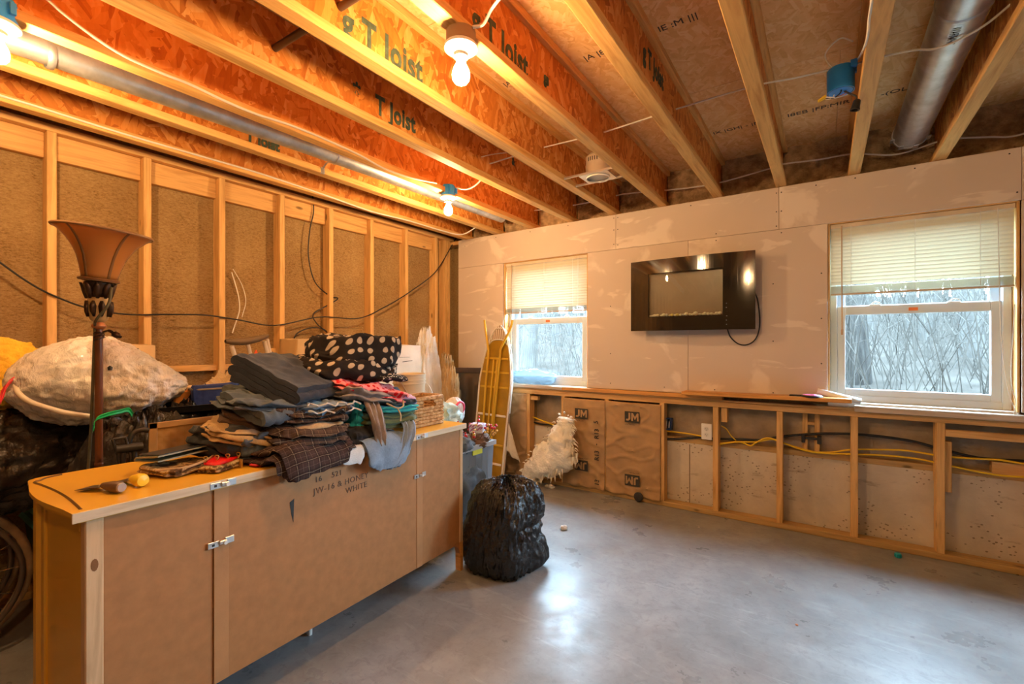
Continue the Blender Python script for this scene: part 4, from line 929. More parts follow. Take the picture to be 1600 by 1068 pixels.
for hi, (ta, za) in enumerate(((.012, .205), (.004, .178))):
    MB().tube(spline([dp(.665+i*.012+.004*math.sin(i*2.3+hi), ta+.010*math.sin(i*1.7+hi*2)-.004, ZD+za+.007*math.sin(i*1.1+hi)-.0006*i) for i in range(22)], 3), .0035, 5).build('frayed_thread', F['white'], smooth=60, label=['upper frayed white hem line on the pale denim', 'lower frayed white hem line on the pale denim'][hi], cat='thread')
rotA = Matrix.Rotation(R(14), 3, 'Z') @ Matrix.Rotation(R(17), 3, 'Y')
folded('grey_jeans', F['sage'], dp(.625, .28, ZD+.225), .10, .08, 3, .022, rotA, 9, .014, label='grey green denim bundle behind the folded jeans, next to the blue bag')
folded('blue_jeans', F['blue'], dp(.80, .21, ZD+.222), .155, .13, 2, .026, Matrix.Rotation(R(20), 3, 'Z') @ Matrix.Rotation(R(20), 3, 'Y'), 10, .006, label='light blue folded jeans just under the dark pair')
folded('grey_jeans', F['greyd'], dp(.605, .185, ZD+.215), .12, .12, 2, .030, Matrix.Rotation(R(10), 3, 'Z') @ Matrix.Rotation(R(19), 3, 'Y'), 11, .010, label='rumpled grey jeans under the folded dark pair')
folded('dark_jeans', F['navy'], dp(.735, .235, ZD+.296), .150, .165, 5, .023, Matrix.Rotation(R(24), 3, 'Z') @ Matrix.Rotation(R(24), 3, 'Y'), 12, .008, label='folded dark navy jeans on top of the heap')
slab('charcoal_clothes', F['char'], .475, .235, ZD+.012, .15, .22, .115, 30, (6,0), 3, .022, 13, fold=.25, label='crumpled charcoal trousers spilling at the lamp end of the heap')
slab('charcoal_clothes', F['greyd'], .545, .17, ZD+.012, .15, .19, .085, -10, (0,0), 3, .020, 14, fold=.25, label='crumpled dark grey top between the red pouch and the khaki shorts')
slab('tan_shorts', F['khaki'], .485, .175, ZD+.045, .07, .08, .035, 30, (20,0), 1, .012, 15, label='small tan cuff sticking out of the charcoal trousers')

# ---- heap nearest the basket
slab('denim_jacket', F['fade'], 1.02, .125, ZD+.003, .27, .54, .03, 6, (0,0), 2, .011, 21, label='faded denim jacket hanging off the buffet edge beside the plaid shorts')
ribbon([dp(1.20, .06, ZD+.075), dp(1.19, .0, ZD+.07), dp(1.16, -.045, ZD+.03), dp(1.12, -.05, ZD-.05), dp(1.06, -.05, ZD-.12)], .075, 'jacket_sleeve', F['fade'], .007, 5, label='pale denim sleeve hanging beside the faded jacket', group='garments heaped on the buffet')
slab('black_shirt', F['black'], .93, .14, ZD+.004, .14, .32, .07, 5, (0,0), 2, .014, 22, label='black shirt squeezed between the two clothing heaps')
slab('olive_shorts', F['olive'], 1.12, .18, ZD+.045, .34, .36, .075, -3, (0,4), 3, .010, 23, label='olive green folded shorts under the teal top')
slab('teal_top', F['teal'], 1.14, .17, ZD+.118, .31, .34, .03, 4, (0,5), 2, .012, 24, label='teal top above the olive shorts')
slab('teal_top', F['teal'], .945, .15, ZD+.03, .05, .20, .15, 5, (0,0), 3, .010, 34, label='narrow strip of teal cloth beside the mauve sleeve')
slab('lavender_top', F['lav'], 1.21, .19, ZD+.145, .24, .32, .04, -6, (0,6), 2, .012, 25, label='lavender top next to the bucket')
slab('black_shirt', F['black'], 1.16, .18, ZD+.158, .28, .34, .028, 3, (0,8), 1, .010, 26, label='black cloth layer above the teal top')
slab('mauve_shorts', F['mauve'], 1.05, .19, ZD+.172, .38, .36, .05, 5, (0,9), 2, .020, 27, fold=.2, label='mauve drawstring shorts under the pink strawberry cloth')
ribbon([dp(.995, .08, ZD+.21), dp(.99, .02, ZD+.185), dp(.985, -.02, ZD+.13), dp(.985, -.04, ZD+.06), dp(.99, -.045, ZD-.005)], .075, 'mauve_trousers', F['mauve'], .010, 8, label='mauve trouser leg hanging down between the heaps', group='garments heaped on the buffet', taper=lambda t: .55+.75*math.sin(min(1, t*1.25)*2.2)*(1-.55*t))
MB().tube(spline([dp(1.05, -.01, ZD+.175), dp(1.09, -.04, ZD+.15), dp(1.13, -.035, ZD+.155), dp(1.16, -.005, ZD+.175)], 5), .004, 6).tube(spline([dp(1.09, -.04, ZD+.15), dp(1.10, -.05, ZD+.12), dp(1.10, -.05, ZD+.09)], 4), .004, 6).build('drawstring', F['tan'], smooth=60, label='pale drawstring of the mauve shorts', cat='cord')
slab('navy_shirt', F['navy'], 1.06, .24, ZD+.212, .42, .34, .03, 0, (0,8), 1, .008, 28, label='navy cloth layer just below the pink strawberry cloth')
slab('pink_top', F['pink'], 1.07, .20, ZD+.215, .40, .38, .05, -6, (8,13), 2, .018, 29, fold=.2, label='pink cloth with red strawberries under the polka dot blanket')
slab('print_shirt', F['printblk'], 1.16, .20, ZD+.268, .20, .34, .028, 0, (0,6), 1, .010, 30, label='black cloth with small white print under the polka dot blanket')
slab('polka_blanket', F['polka'], 1.05, .27, ZD+.285, .47, .38, .085, -5, (2,3), 1, .018, 31, fold=.05, sq=.7, label='lower fold of the black polka dot blanket')
slab('polka_blanket', F['polka'], 1.10, .26, ZD+.352, .47, .36, .130, -3, (3,2), 1, .014, 32, fold=.02, sq=.95, label='rolled black blanket with cream polka dots on top of the heap')

# ---- basket, bucket
def wick():
    n = NT('woven_rush'); v = n.coord(rnd=False); w1 = n.n('ShaderNodeTexWave'); n.l(v, w1.inputs['Vector']); w1.inputs['Scale'].default_value = 24; w1.bands_direction = 'Z'; w1.inputs['Distortion'].default_value = 4; w1.inputs['Detail Scale'].default_value = 3
    c = n.ramp(n.noise(n.coord((3,3,1)), 14, 5), [(.3, (.30,.145,.05)), (.5, (.52,.30,.125)), (.7, (.68,.47,.25))]); n.set(c, .75, 0, .2); n.bump(w1.outputs['Fac'], .5, .004); return n.m
mt['rush'] = wick()
bx0, bx1, by0, by1, bh = -1.955, -1.80, 1.722, 1.935, .158
o = thing('rush_basket', ((bx0+bx1)/2, (by0+by1)/2, ZD), 'woven rush basket on the buffet in front of the cream bucket', 'basket')
def wall_pts(z, k=0): e = .006*math.sin(z*90); return e
rows = 9
for r_ in range(rows):
    z = ZD+.010+r_*(bh-.018)/(rows-1); mb = MB(); m_ = 26
    path = []
    per = [(bx0, by0), (bx1, by0), (bx1, by1), (bx0, by1)]
    for i in range(4):
        a, b = Vector(per[i]), Vector(per[(i+1) % 4]); nseg = 10
        for k in range(nseg):
            t = k/nseg; q = a.lerp(b, t); nn_ = Vector(((b-a).y, -(b-a).x)).normalized(); q = q+nn_*.004*math.sin((k+r_)*math.pi)
            off = .0045*(1 if (k+r_) % 2 else -1); q = q+nn_*off; path.append((q.x, q.y, z))
    if rows-3 <= r_ < rows-1:   # hand hole on the room side
        segs = [p for p in path if not (p[0] > bx1-.02 and by0+.075 < p[1] < by1-.075)]
        k0 = next(i for i in range(len(path)) if path[i] not in segs); idx = [i for i in range(len(path)) if path[i] in segs]
        order = [path[(i+k0) % len(path)] for i in range(len(path)) if path[(i+k0) % len(path)] in segs]
        mb.tube(order, .0105, 7)
    else: mb.tube(path, .0105, 7, closed=True)
    mb.build('woven_row', mt['rush'], o, smooth=60)
MB().tube([(bx0,by0,ZD+bh), (bx1,by0,ZD+bh), (bx1,by1,ZD+bh), (bx0,by1,ZD+bh)], .008, 8, closed=True).build('rim', mt['rush'], o, smooth=60)
MB().box((bx0, by0, ZD+.001), (bx1, by1, ZD+.008)).build('base', mt['rush'], o)
for (x, y) in ((bx0,by0),(bx1,by0),(bx1,by1),(bx0,by1)): MB().tube([(x,y,ZD+.001),(x,y,ZD+bh)], .009, 8).build('corner_stake', mt['rush'], o, smooth=60)
c = Vector((-2.075, 1.945, ZD)); mt['cream'] = M('cream_plastic', (.66,.54,.36), .4, var=.04)
o = thing('bucket', c, 'cream plastic bucket with wire handle behind the rush basket', 'bucket')
MB().lathe([(0,.002),(.080,.002),(.084,.01),(.096,.262),(.100,.264),(.100,.272),(.093,.272),(.090,.262),(.078,.02),(0,.02)], c, 36, caps=False).build('shell', mt['cream'], o, smooth=40)
for z in (.215, .235): MB().lathe([(.0945,z-.004),(.099,z-.003),(.099,z+.003),(.0945,z+.004)], c, 36, caps=False).build('rib', mt['cream'], o, smooth=40)
MB().lathe([(.088,.255),(.0885,.25),(0,.25)], c, 36, caps=False).build('contents', M('bucket_contents', (.72,.50,.14), .6), o, smooth=40)
MB().tube(spline([c+Vector((.0, .100, .235)), c+Vector((.04, .125, .19)), c+Vector((.075, .12, .14)), c+Vector((.10, .06, .11)), c+Vector((.105, 0, .105)), c+Vector((.095,-.06,.12)), c+Vector((.03,-.098,.235))], 6), .0022, 6).build('wire_handle', mt['steel'], o, smooth=60)
for s_ in (-1, 1): MB().box((c.x-.012, c.y+s_*.098-.006, c.z+.215), (c.x+.012, c.y+s_*.098+.006, c.z+.25), .004).build('handle_lug', mt['cream'], o)

# ---- small things on the near end of the buffet
def camo():
    n = NT('camouflage_print'); v = n.coord(); f = n.noise(v, 22, 3, .5, 1.2)
    n.set(n.ramp(f, [(.38, (.10,.05,.02)), (.45, (.32,.19,.07)), (.53, (.50,.36,.18)), (.6, (.22,.14,.05))], 'CONSTANT'), .7, 0, .25); n.bump(n.noise(v, 30, 3), .3, .004); return n.m
mt['camo'] = camo()
slab('camo_wallet', mt['camo'], .315, .225, ZD+.001, .20, .17, .028, 18, (0,3), 2, .006, 41, label='camouflage zip wallet lying on the yellow top', cat='wallet', group=None, hang=False)
slab('camo_wallet', mt['camo'], .41, .13, ZD+.001, .15, .09, .022, 24, (0,0), 2, .004, 42, label='smaller camouflage pouch beside the zip wallet', cat='wallet', group=None, hang=False)
w_ = MB().tube(spline([dp(.22, .17, ZD+.030), dp(.29, .13, ZD+.030), dp(.36, .15, ZD+.036), dp(.41, .20, ZD+.036)], 6), .004, 6).build('wallet_strap', M('tan_leather', (.50,.33,.16), .5), smooth=60, label='tan strap lying on the camouflage wallet', cat='strap')
o = thing('zip_pulls', dp(.40, .15, ZD+.024), 'brass zip pulls and rings on the camouflage pouch', 'zipper')
br_ = M('brass', (.75,.50,.16), .3, .9)
for i in range(4):
    cc = dp(.36+.032*i, .145-.01*i, ZD+.040); MB().tube([cc+Vector((.009*math.cos(a), .004*math.sin(a*2), .010*math.sin(a))) for a in [k/10*6.283 for k in range(10)]], .0022, 6, closed=True).build('ring', br_, o, smooth=60)
MB().box((-.010,-.003,0), (.010,.003,.03), .001, Matrix.Translation(dp(.447, .08, ZD+.002))).build('zip_tab', br_, o)
# olive clutch on the wallet
m = Matrix.Translation(dp(.335, .265, ZD+.050)) @ DT.to_3x3().to_4x4() @ Matrix.Rotation(R(16), 4, 'Z') @ Matrix.Rotation(R(-3), 4, 'X')
o = thing('document_folder', dp(.335, .265, ZD+.036), 'olive grey folder with black edge lying on the camouflage wallet', 'folder')
mo = M('olive_vinyl', (.27,.25,.15), .45, var=.06)
mb = MB(); n_ = 9; prof = [(-.055, .0), (.05, .0), (.058, .006), (.05, .014), (-.02, .018), (-.055, .020), (-.056, .016), (-.02, .013), (.046, .010), (.05, .006), (.046, .004), (-.055, .004)]
mb.add([m @ Vector((x, y, z)) for x in (-.125, .125) for y, z in prof], [tuple(range(12)), tuple(range(12, 24))[::-1]]+[(i, (i+1) % 12, 12+(i+1) % 12, 12+i) for i in range(12)]); mb.build('cover', mo, o)
MB().box((-.115, -.05, .0195), (.13, .048, .023), .001, m).build('notepad', mt['dark'], o)
slab('red_pouch', M('red_nylon', (.70,.008,.012), .5, var=.1), .44, .17, ZD+.0015, .19, .10, .030, 22, (0,0), 2, .004, 43, label='bright red pouch beside the charcoal trousers', cat='pouch', group=None, hang=False)
slab('red_pouch', M('dark_red_nylon', (.45,.005,.015), .5, var=.1), .58, .06, ZD+.0015, .22, .05, .016, 8, (0,0), 1, .003, 44, label='dark red pouch edge tucked under the heap', cat='pouch', group=None, hang=False)
def scraper(c, rz, hm, bm_, label, hl, hr, tip):
    m = Matrix.Translation(c) @ DT.to_3x3().to_4x4() @ Matrix.Rotation(R(rz), 4, 'Z')
    o = thing('putty_knife', c, label, 'hand tool'); rx = Matrix.Rotation(R(90), 4, 'Y')
    MB().lathe([(.0005,0),(hr*.8,.003),(hr,.012),(hr*.92,hl*.5),(hr*.62,hl*.85),(hr*.5,hl),(.0005,hl)], m @ Vector((0,0,hr*.95)), 16, m.to_3x3().to_4x4() @ rx, caps=False).build('handle', hm, o, smooth=50)
    if tip: MB().lathe([(.0005,-.003),(hr*.7,-.002),(hr*.82,.004)], m @ Vector((0,0,hr*.95)), 16, m.to_3x3().to_4x4() @ rx, caps=False).build('end_cap', tip, o, smooth=50)
    MB().add([m @ Vector(p) for p in [(hl-.005,-.008,.012),(hl-.005,.008,.012),(hl+.03,.02,.010),(hl+.075,.028,.004),(hl+.075,-.028,.004),(hl+.03,-.02,.010),
        (hl-.005,-.008,.0142),(hl-.005,.008,.0142),(hl+.03,.02,.0122),(hl+.075,.028,.005),(hl+.075,-.028,.005),(hl+.03,-.02,.0122)]], [(0,1,2,3,4,5),(6,7,8,9,10,11)]+[(i,(i+1) % 6,6+(i+1) % 6,6+i) for i in range(6)]).build('blade', bm_, o)
    MB().tube([m @ Vector((hl-.012,0,.013)), m @ Vector((hl+.006,0,.013))], hr*.55, 10).build('ferrule', mt['steel'], o, smooth=50)
bs_ = M('old_blade', (.16,.13,.10), .4, .7, var=.3)
scraper(dp(.105, .085, ZD+.001), 108, M('brown_rubber', (.13,.075,.045), .5), bs_, 'brown handled putty knife on the end of the yellow top', .075, .018, M('grey_cap', (.35,.30,.26), .5))
scraper(dp(.165, .10, ZD+.001), 100, M('yellow_rubber', (.85,.55,.03), .4), bs_, 'yellow handled scraper on the end of the yellow top', .060, .021, None)

# ------------------------------------------------------------------ floor lamp
c = Vector((-2.352, .578, 0)); mt['amber'] = mat_thin('amber_shade', (.50,.235,.065), (.60,.27,.06), .30, 0, .35); mt['bronze'] = M('bronze', (.055,.03,.018), .35, .5, var=.4, vs=30); mt['pole'] = M('brown_pole', (.16,.055,.02), .25, .2)
o = thing('floor_lamp', c, 'tall brown torchiere floor lamp with flared amber shade behind the buffet', 'floor lamp')
MB().lathe([(0,0),(.14,0),(.145,.008),(.13,.022),(.06,.034),(.02,.06),(0,.06)], c, 32, caps=False).build('base', mt['bronze'], o, smooth=45)
MB().tube([c+Vector((0,0,.05)), c+Vector((0,0,1.345))], .0128, 16).build('pole', mt['pole'], o, smooth=50)
MB().lathe([(.0128,.80),(.0145,.803),(.0145,.812),(.0128,.815)], c, 16, caps=False).build('pole_ring', mt['pole'], o, smooth=50)
MB().lathe([(.014,1.335),(.023,1.345),(.023,1.352),(.017,1.358),(.015,1.365)], c, 24).build('collar', M('copper_collar', (.40,.16,.07), .35, .5), o, smooth=50)
MB().lathe([(.015,1.362),(.027,1.375),(.035,1.40),(.037,1.425),(.034,1.45),(.030,1.462)], c, 28).build('vase', M('ivory_vase', (.50,.33,.14), .4, var=.35, vs=14), o, smooth=60)
mb = MB().lathe([(.030,1.458),(.037,1.47),(.042,1.50),(.046,1.512),(.045,1.520)], c, 28)
mb.build('capital', mt['bronze'], o, smooth=60)
for i in range(9):
    a = i/9*6.283; d = Vector((math.cos(a), math.sin(a), 0)); s_ = Vector((-math.sin(a), math.cos(a), 0)); mb = MB()
    for (z, w, r_) in ((1.385,.003,.031),(1.405,.009,.037),(1.425,.011,.038),(1.445,.004,.036)): mb.v += [c+d*r_+s_*w+Vector((0,0,z)), c+d*(r_+.006)+Vector((0,0,z)), c+d*r_-s_*w+Vector((0,0,z))]
    for k in range(3): mb.f += [(3*k,3*k+1,3*k+4,3*k+3),(3*k+1,3*k+2,3*k+5,3*k+4)]
    mb.build('acanthus_leaf', mt['bronze'], o, smooth=60, solid=.003)
for i in range(9):
    a = (i+.5)/9*6.283; d = Vector((math.cos(a), math.sin(a), 0)); s_ = Vector((-math.sin(a), math.cos(a), 0)); mb = MB()
    for (z, w, r_) in ((1.455,.004,.033),(1.478,.013,.041),(1.50,.012,.046),(1.515,.004,.050)): mb.v += [c+d*r_+s_*w+Vector((0,0,z)), c+d*(r_+.006)+Vector((0,0,z)), c+d*r_-s_*w+Vector((0,0,z))]
    for k in range(3): mb.f += [(3*k,3*k+1,3*k+4,3*k+3),(3*k+1,3*k+2,3*k+5,3*k+4)]
    mb.build('acanthus_leaf', mt['bronze'], o, smooth=60, solid=.003)
tl = Matrix.Rotation(R(6.0), 4, Vector((-math.sin(YAW), math.cos(YAW), 0)))   # the shade sits askew on its post
cs = c+Vector((0,0,1.520))
MB().lathe([(.046,0),(.062,.003),(.065,.010),(.056,.016),(.0,.016)], cs, 36, tl).build('shade_holder', M('brown_holder', (.20,.10,.04), .4), o, smooth=50)
prof = [(.052,.012),(.055,.03),(.062,.06),(.072,.095),(.087,.128),(.107,.158),(.130,.182),(.150,.196)]
sh = MB().lathe(prof, cs, 48, tl, caps=False).build('shade', mt['amber'], o, smooth=80, solid=.003)
MB().lathe([(.146,.194),(.153,.192),(.156,.197),(.153,.202),(.147,.200),(.146,.194)], cs, 48, tl, caps=False).build('rim', M('amber_rim', (.26,.13,.05), .5), sh, smooth=70)
for a0 in (-57, 15, 87, 159, 231):
    mb = MB()
    for (r_, z) in prof:
        for da in (-1, 1):
            w = .0045/r_*da; a = R(a0)+w; mb.v.append(cs+tl @ Vector(((r_+.0025)*math.cos(a), (r_+.0025)*math.sin(a), z)))
    for k in range(len(prof)-1): mb.f.append((2*k, 2*k+1, 2*k+3, 2*k+2))
    mb.build('rib', M('dark_amber_rib', (.20,.10,.035), .5), sh, smooth=80, solid=.002)
cam_r = Vector((math.cos(YAW), math.sin(YAW), 0))
MB().tube(spline([c+cam_r*.05+Vector((0,0,1.50)), c+cam_r*.035+Vector((.045,-.01,1.43)), c+cam_r*.0+Vector((.05,-.02,1.37)), c-cam_r*.022+Vector((.02,0,1.33)), c-cam_r*.026+Vector((.01,0,1.15)), c-cam_r*.034+Vector((.01,0,.95)), c-cam_r*.05+Vector((.02,0,.75)), c-cam_r*.06+Vector((.02,0,.5))], 8), .005, 8).build('cord', M('olive_cord', (.10,.085,.045), .5), o, smooth=60)
MB().tube(spline([c+cam_r*.01+Vector((.02,0,1.325)), c+cam_r*.03+Vector((.03,0,1.33)), c+cam_r*.05+Vector((.03,0,1.318)), c+cam_r*.075+Vector((.03,0,1.305))], 5), [.004]*5+[.006]*5+[.012]*4+[.006]*2, 8).build('plug_tassel', mt['bronze'], o, smooth=60)
mb = MB()
for i in range(3): mb.tube([c+Vector((.015*math.cos(a), .015*math.sin(a), 1.30+.009*i+.006*math.sin(a+i))) for a in [k/12*6.283 for k in range(12)]], .0035, 6, closed=True)
mb.build('cord_wrap', mt['bronze'], o, smooth=60)

# ------------------------------------------------------------------ bags
def plastic(name, col, rough, b=.5, bs=34, var=.2, spec=.6, col2=None, vs=5):
    n = NT(name); v = n.coord(); c = n.ramp(n.noise(v, vs, 4), [(.35, sc3(col, 1-var)), (.65, col2 or sc3(col, 1+var))]); n.set(c, rough, 0, spec)
    h = n.math('ADD', n.noise(v, bs, 4, .6, 1.2), n.math('MULTIPLY', n.noise(n.coord((1,1,.35)), 11, 4, .6, 2.0), 1.5)); n.bump(h, b, .006); return n.m
mt['bagk'] = plastic('black_bag_plastic', (.013,.013,.014), .17, .8, 48)
mt['bagk2'] = plastic('brown_black_bag_plastic', (.034,.026,.020), .22, .8, 40)
mt['bagw'] = plastic('white_bag_plastic', (.70,.67,.60), .22, 1.0, 20, .12, .6, (.84,.74,.66), 4.5)
def bag(name, mat, c, r, seed, label, parts=None, amp=.05, fn=None, nu=150, nv=96, flat=.06, cat='bag', group=None, sup=2.0, cw=1.0, fine=0.0):
    c = Vector(c); mb = MB()
    def f(u, v):
        th = 2*math.pi*u; ph = math.pi*(v*.996+.002)
        d = Vector((math.sin(ph)*math.cos(th), math.sin(ph)*math.sin(th), -math.cos(ph)))
        k = (abs(d.x)**sup+abs(d.y)**sup+abs(d.z)**sup)**(-1/sup)*(1+1.5*amp*fbm(d*1.6+Vector((seed, 0, 0)), 3))
        k += cw*amp*.8*crease((d.x*3+seed, d.y*3, d.z*1.6))+amp*.45*crease((d.x*8, d.y*8+seed, d.z*5)) + amp*.8*max(0, ridge((math.atan2(d.y, d.x)*2.2+seed, d.z*1.3, seed))-.35) + amp*.45*ridge((d.x*7+seed, d.y*7, d.z*5)) + amp*.3*fbm(d*12+Vector((0, seed, 0)), 3)
        if fine:
            an = math.atan2(d.y, d.x); ca, sa = math.cos(an), math.sin(an)
            k += fine*(1.0*crease((ca*5+seed, sa*5, d.z*1.4), 1.2)+.6*crease((ca*11, sa*11+seed, d.z*4), 1.0)+.5*crease(d*9+Vector((seed,0,0)), .9)*max(0, d.z))-fine*.5
        p = Vector((d.x*r[0], d.y*r[1], d.z*r[2]))*k
        if fn: p = fn(p, d)
        if p.z < -r[2]*(1-flat): p.z = -r[2]*(1-flat)+.01*fbm(d*8, 2)
        return c+Vector((0,0,r[2]*(1-flat)))+p
    mb.grid(f, nu, nv, wrapu=True)
    return mb.build(name, mat, None, smooth=70, label=label, cat=cat, group=group)
# trash bag on the open floor
def fbag(p, d):
    h = d.z
    p.x *= 1.08-.16*h; p.y *= 1.08-.16*h
    if h > .1: p.y += .03*h; 
    # folded neck bulging towards the open floor
    a = Vector((math.cos(YAW), math.sin(YAW), 0)); k = max(0, d.dot((a+Vector((0,0,.75))).normalized())-.72); p += a*.16*k
    k2 = max(0, d.dot((a*1.0+Vector((0,0,-.62))).normalized())-.9); p += a*.55*k2
    w = max(0, 1-abs(h-.12)/.08)*max(0, d.dot(a)); p -= a*.016*w
    return p
bag('trash_bag', mt['bagk'], (-1.545, 2.165, .0), (.172, .168, .254), 3.3, 'full black trash bag on the floor at the far end of the buffet', fn=fbag, amp=.04, flat=.10, sup=3.4, cw=.4, fine=.055, nu=240, nv=150)
# black bags behind the buffet
bag('black_bag', mt['bagk2'], (-2.98, .46, .56), (.24, .44, .235), 8.1, 'slumped black bag under the white bag at the picture edge', amp=.07, flat=.14, fine=.05)
bag('black_bag', mt['bagk'], (-2.66, 1.06, .0), (.27, .33, .52), 5.7, 'large black bag standing behind the buffet under the dark tray', amp=.06, flat=.10, fine=.05)
bag('black_bag', mt['bagk2'], (-2.535, .78, .0), (.125, .27, .51), 1.9, 'brownish black bag pressed against the floor lamp pole', amp=.06, flat=.10, fine=.05)
bag('black_bag', mt['bagk'], (-3.02, 1.15, .0), (.18, .30, .50), 6.6, 'black bag against the stud wall below the white bag', amp=.08, flat=.10)
def fwb(p, d):
    k = max(0, d.y); p.z *= 1-.45*k**1.6; p.y += .06*k**3; p.z -= .03*k
    k = max(0, -d.y-.55); p.y -= .10*k; p.x -= .0
    if d.z > 0: p.z *= 1+.10*max(0, 1-abs(d.y+.15)*1.6)
    return p
wb_ = bag('white_bag', mt['bagw'], (-2.74, .685, .935), (.29, .262, .192), 2.2, 'big white plastic bag bulging with clothes behind the floor lamp', amp=.05, fn=fwb, flat=.12, cw=.3, fine=.022)
def P(a, b, x): return at(a, b, X=x)
MB().tube(spline([P(24,600,-2.66), P(30,615,-2.60), P(48,628,-2.53), P(78,638,-2.465), P(105,645,-2.44), P(140,650,-2.43)], 6), .010, 8).build('bag_hem', M('bag_hem_plastic', (.72,.62,.48), .4), wb_, smooth=60)
ribbon([P(68,547,-2.70), P(55,556,-2.69), P(40,575,-2.68), P(24,590,-2.66), P(10,602,-2.64), P(3,618,-2.62), P(-4,634,-2.60)], .028, 'drawstring', M('red_drawstring', (.62,.02,.025), .4), .004, 3, parent=wb_, side=(0,.5,.86), thick=.002, nv=6)
MB().lathe([(0,0),(.007,0),(.009,.012),(0,.02)], P(172, 578, -2.455), 10, caps=False).build('tear', mt['dark'], wb_, smooth=60)
ribbon([P(146,672,-2.33), P(150,655,-2.33), P(165,648,-2.34), P(185,643,-2.36), P(200,640,-2.40), P(207,648,-2.41)], .018, 'green_strap', M('green_webbing', (.01,.42,.10), .5), .002, 3, label='bright green strap lying on the black bags beside the lamp pole', cat='strap', side=(0,.3,.95), thick=.003, nv=5)
# yellow fibreglass roll at the picture edge
bag('insulation_roll', mt['fluffy'], (-3.06, .28, .93), (.20, .34, .19), 4.4, 'yellow fibreglass insulation heap at the edge of the picture', amp=.08, flat=.1, cat='insulation')

# ------------------------------------------------------------------ packs of insulation along the stud wall
def pack(y0, y1, z1, x0, x1, mat, seed, label, txts, ink='printk'):
    o = thing('insulation_pack', ((x0+x1)/2, (y0+y1)/2, 0), label, 'package'); mb = MB().box((x0,y0,0),(x1,y1,z1))
    bm = bmesh.new(); vs = [bm.verts.new(v) for v in mb.v]; [bm.faces.new([vs[i] for i in f]) for f in mb.f]
    bmesh.ops.subdivide_edges(bm, edges=bm.edges[:], cuts=14, use_grid_fill=True); bmesh.ops.bevel(bm, geom=[], offset=.01)
    m2 = MB()
    for v in bm.verts:
        q = v.co.copy(); ce_ = Vector(((x0+x1)/2, (y0+y1)/2, z1/2)); dd = Vector(((q.x-ce_.x)/(x1-x0), (q.y-ce_.y)/(y1-y0), (q.z-ce_.z)/z1))*2
        ed = sorted(abs(x) for x in dd); r_ = max(0, ed[1]-.85)
        q -= Vector((dd.x*(x1-x0), dd.y*(y1-y0), dd.z*.1))*.12*r_
        q += Vector((1,1,1))*.012*fbm(q*5+Vector((seed,0,0)), 4); q.z = max(.0, q.z); m2.v.append(q)
    bm.verts.index_update(); m2.f = [tuple(v.index for v in f.verts) for f in bm.faces]; bm.free()
    m2.build('wrapper', mat, o, smooth=60)
    for (t, y, z, s_, rr) in txts: text_mesh(t, s_, lambda u, v, w, y=y, z=z, rr=rr: (x1+.016+w, y+u*math.cos(rr)-v*math.sin(rr), z+u*math.sin(rr)+v*math.cos(rr)), mt[ink], o, bold=.001)
kp = M('kraft_wrapper', (.62,.42,.20), .5, var=.1, bump=.3, bs=14, bd=.008); wp = M('cream_wrapper', (.70,.58,.42), .45, var=.08, bump=.3, bs=14, bd=.008)
pack(.70, .99, 1.275, -3.27, -3.03, kp, 1.0, 'kraft wrapped pack showing ON, behind the white bag', [('LATION', .742, 1.225, .045, 0)])
pack(1.79, 2.42, 1.315, -3.27, -3.02, kp, 2.0, 'kraft wrapped pack with INSULATION print behind the dark jeans', [('INSULATION', 1.86, 1.245, .062, R(3))])
pack(2.47, 2.99, 1.275, -3.27, -3.02, wp, 3.0, 'cream wrapped pack between the polka dot blanket and the corner', [('GLAIS', 2.76, .955, .055, R(6)), ('______', 2.72, 1.00, .05, R(6)), ('----------', 2.74, 1.12, .035, R(4)), ('________', 2.70, 1.17, .03, 0)])
bag('wrapped_batt', plastic('cloudy_wrap', (.62,.56,.47), .35, .6, 16, .15), (-3.14, 3.16, .0), (.10, .155, .68), 7.7, 'cloudy plastic wrapped batt standing in the corner', amp=.10, flat=.05, cat='insulation')
bag('wrapped_batt', M('brown_torn_batt', (.42,.28,.13), .9, var=.3, bump=.8, bs=30), (-3.10, 3.42, .0), (.12, .12, .56), 9.1, 'torn brown batt in the corner behind the mirror', amp=.14, flat=.05, cat='insulation')
# thin board scrap
MB().box((-3.27, 1.70, 0), (-3.24, 1.775, 1.25), .002).build('wood_offcut', mt['stud'], label='pale wood offcut standing beside a stud behind the crutch', cat='board')

# ------------------------------------------------------------------ crutch
pa = P(352, 533, -2.86); pb_ = P(419, 524, -2.86); pm = (pa+pb_)/2; foot = Vector((-2.95, 1.72, .0))
o = thing('crutch', foot, 'underarm crutch with brown pad leaning against the stud wall', 'crutch')
al = M('pale_wood_tube', (.62,.50,.36), .4, var=.1)
mb = MB(); dv = (pb_-pa)
def fpad(u, v):
    t = v; th = 2*math.pi*u; e = math.sin(math.pi*min(1, max(0, .03+t*.94)))**.35; s_ = Vector((math.cos(YAW)*0+1, 0, 0))
    sag = -.016*math.sin(math.pi*t); return pa+dv*t+Vector((.030*e*math.cos(th), 0, .022*e*math.sin(th)+sag))
mb.grid(fpad, 16, 20, wrapu=True).build('arm_pad', M('brown_foam', (.16,.10,.05), .7), o, smooth=60)
mid = foot+Vector((.0, -.12, .55))
for k, (t, bt) in enumerate(((.14, -.03), (.90, .06))):
    q = pa+dv*t+Vector((0,0,-.03)); MB().tube(spline([q, q.lerp(mid, .5)+Vector((0,bt,0)), mid+Vector((0,bt*.4,.0))], 8), .0125, 10).build('upright', al, o, smooth=50)
q = pa+dv*.5+Vector((0,0,-.025)); MB().tube([q, q.lerp(mid, .5)], .011, 10).build('upright', al, o, smooth=50)
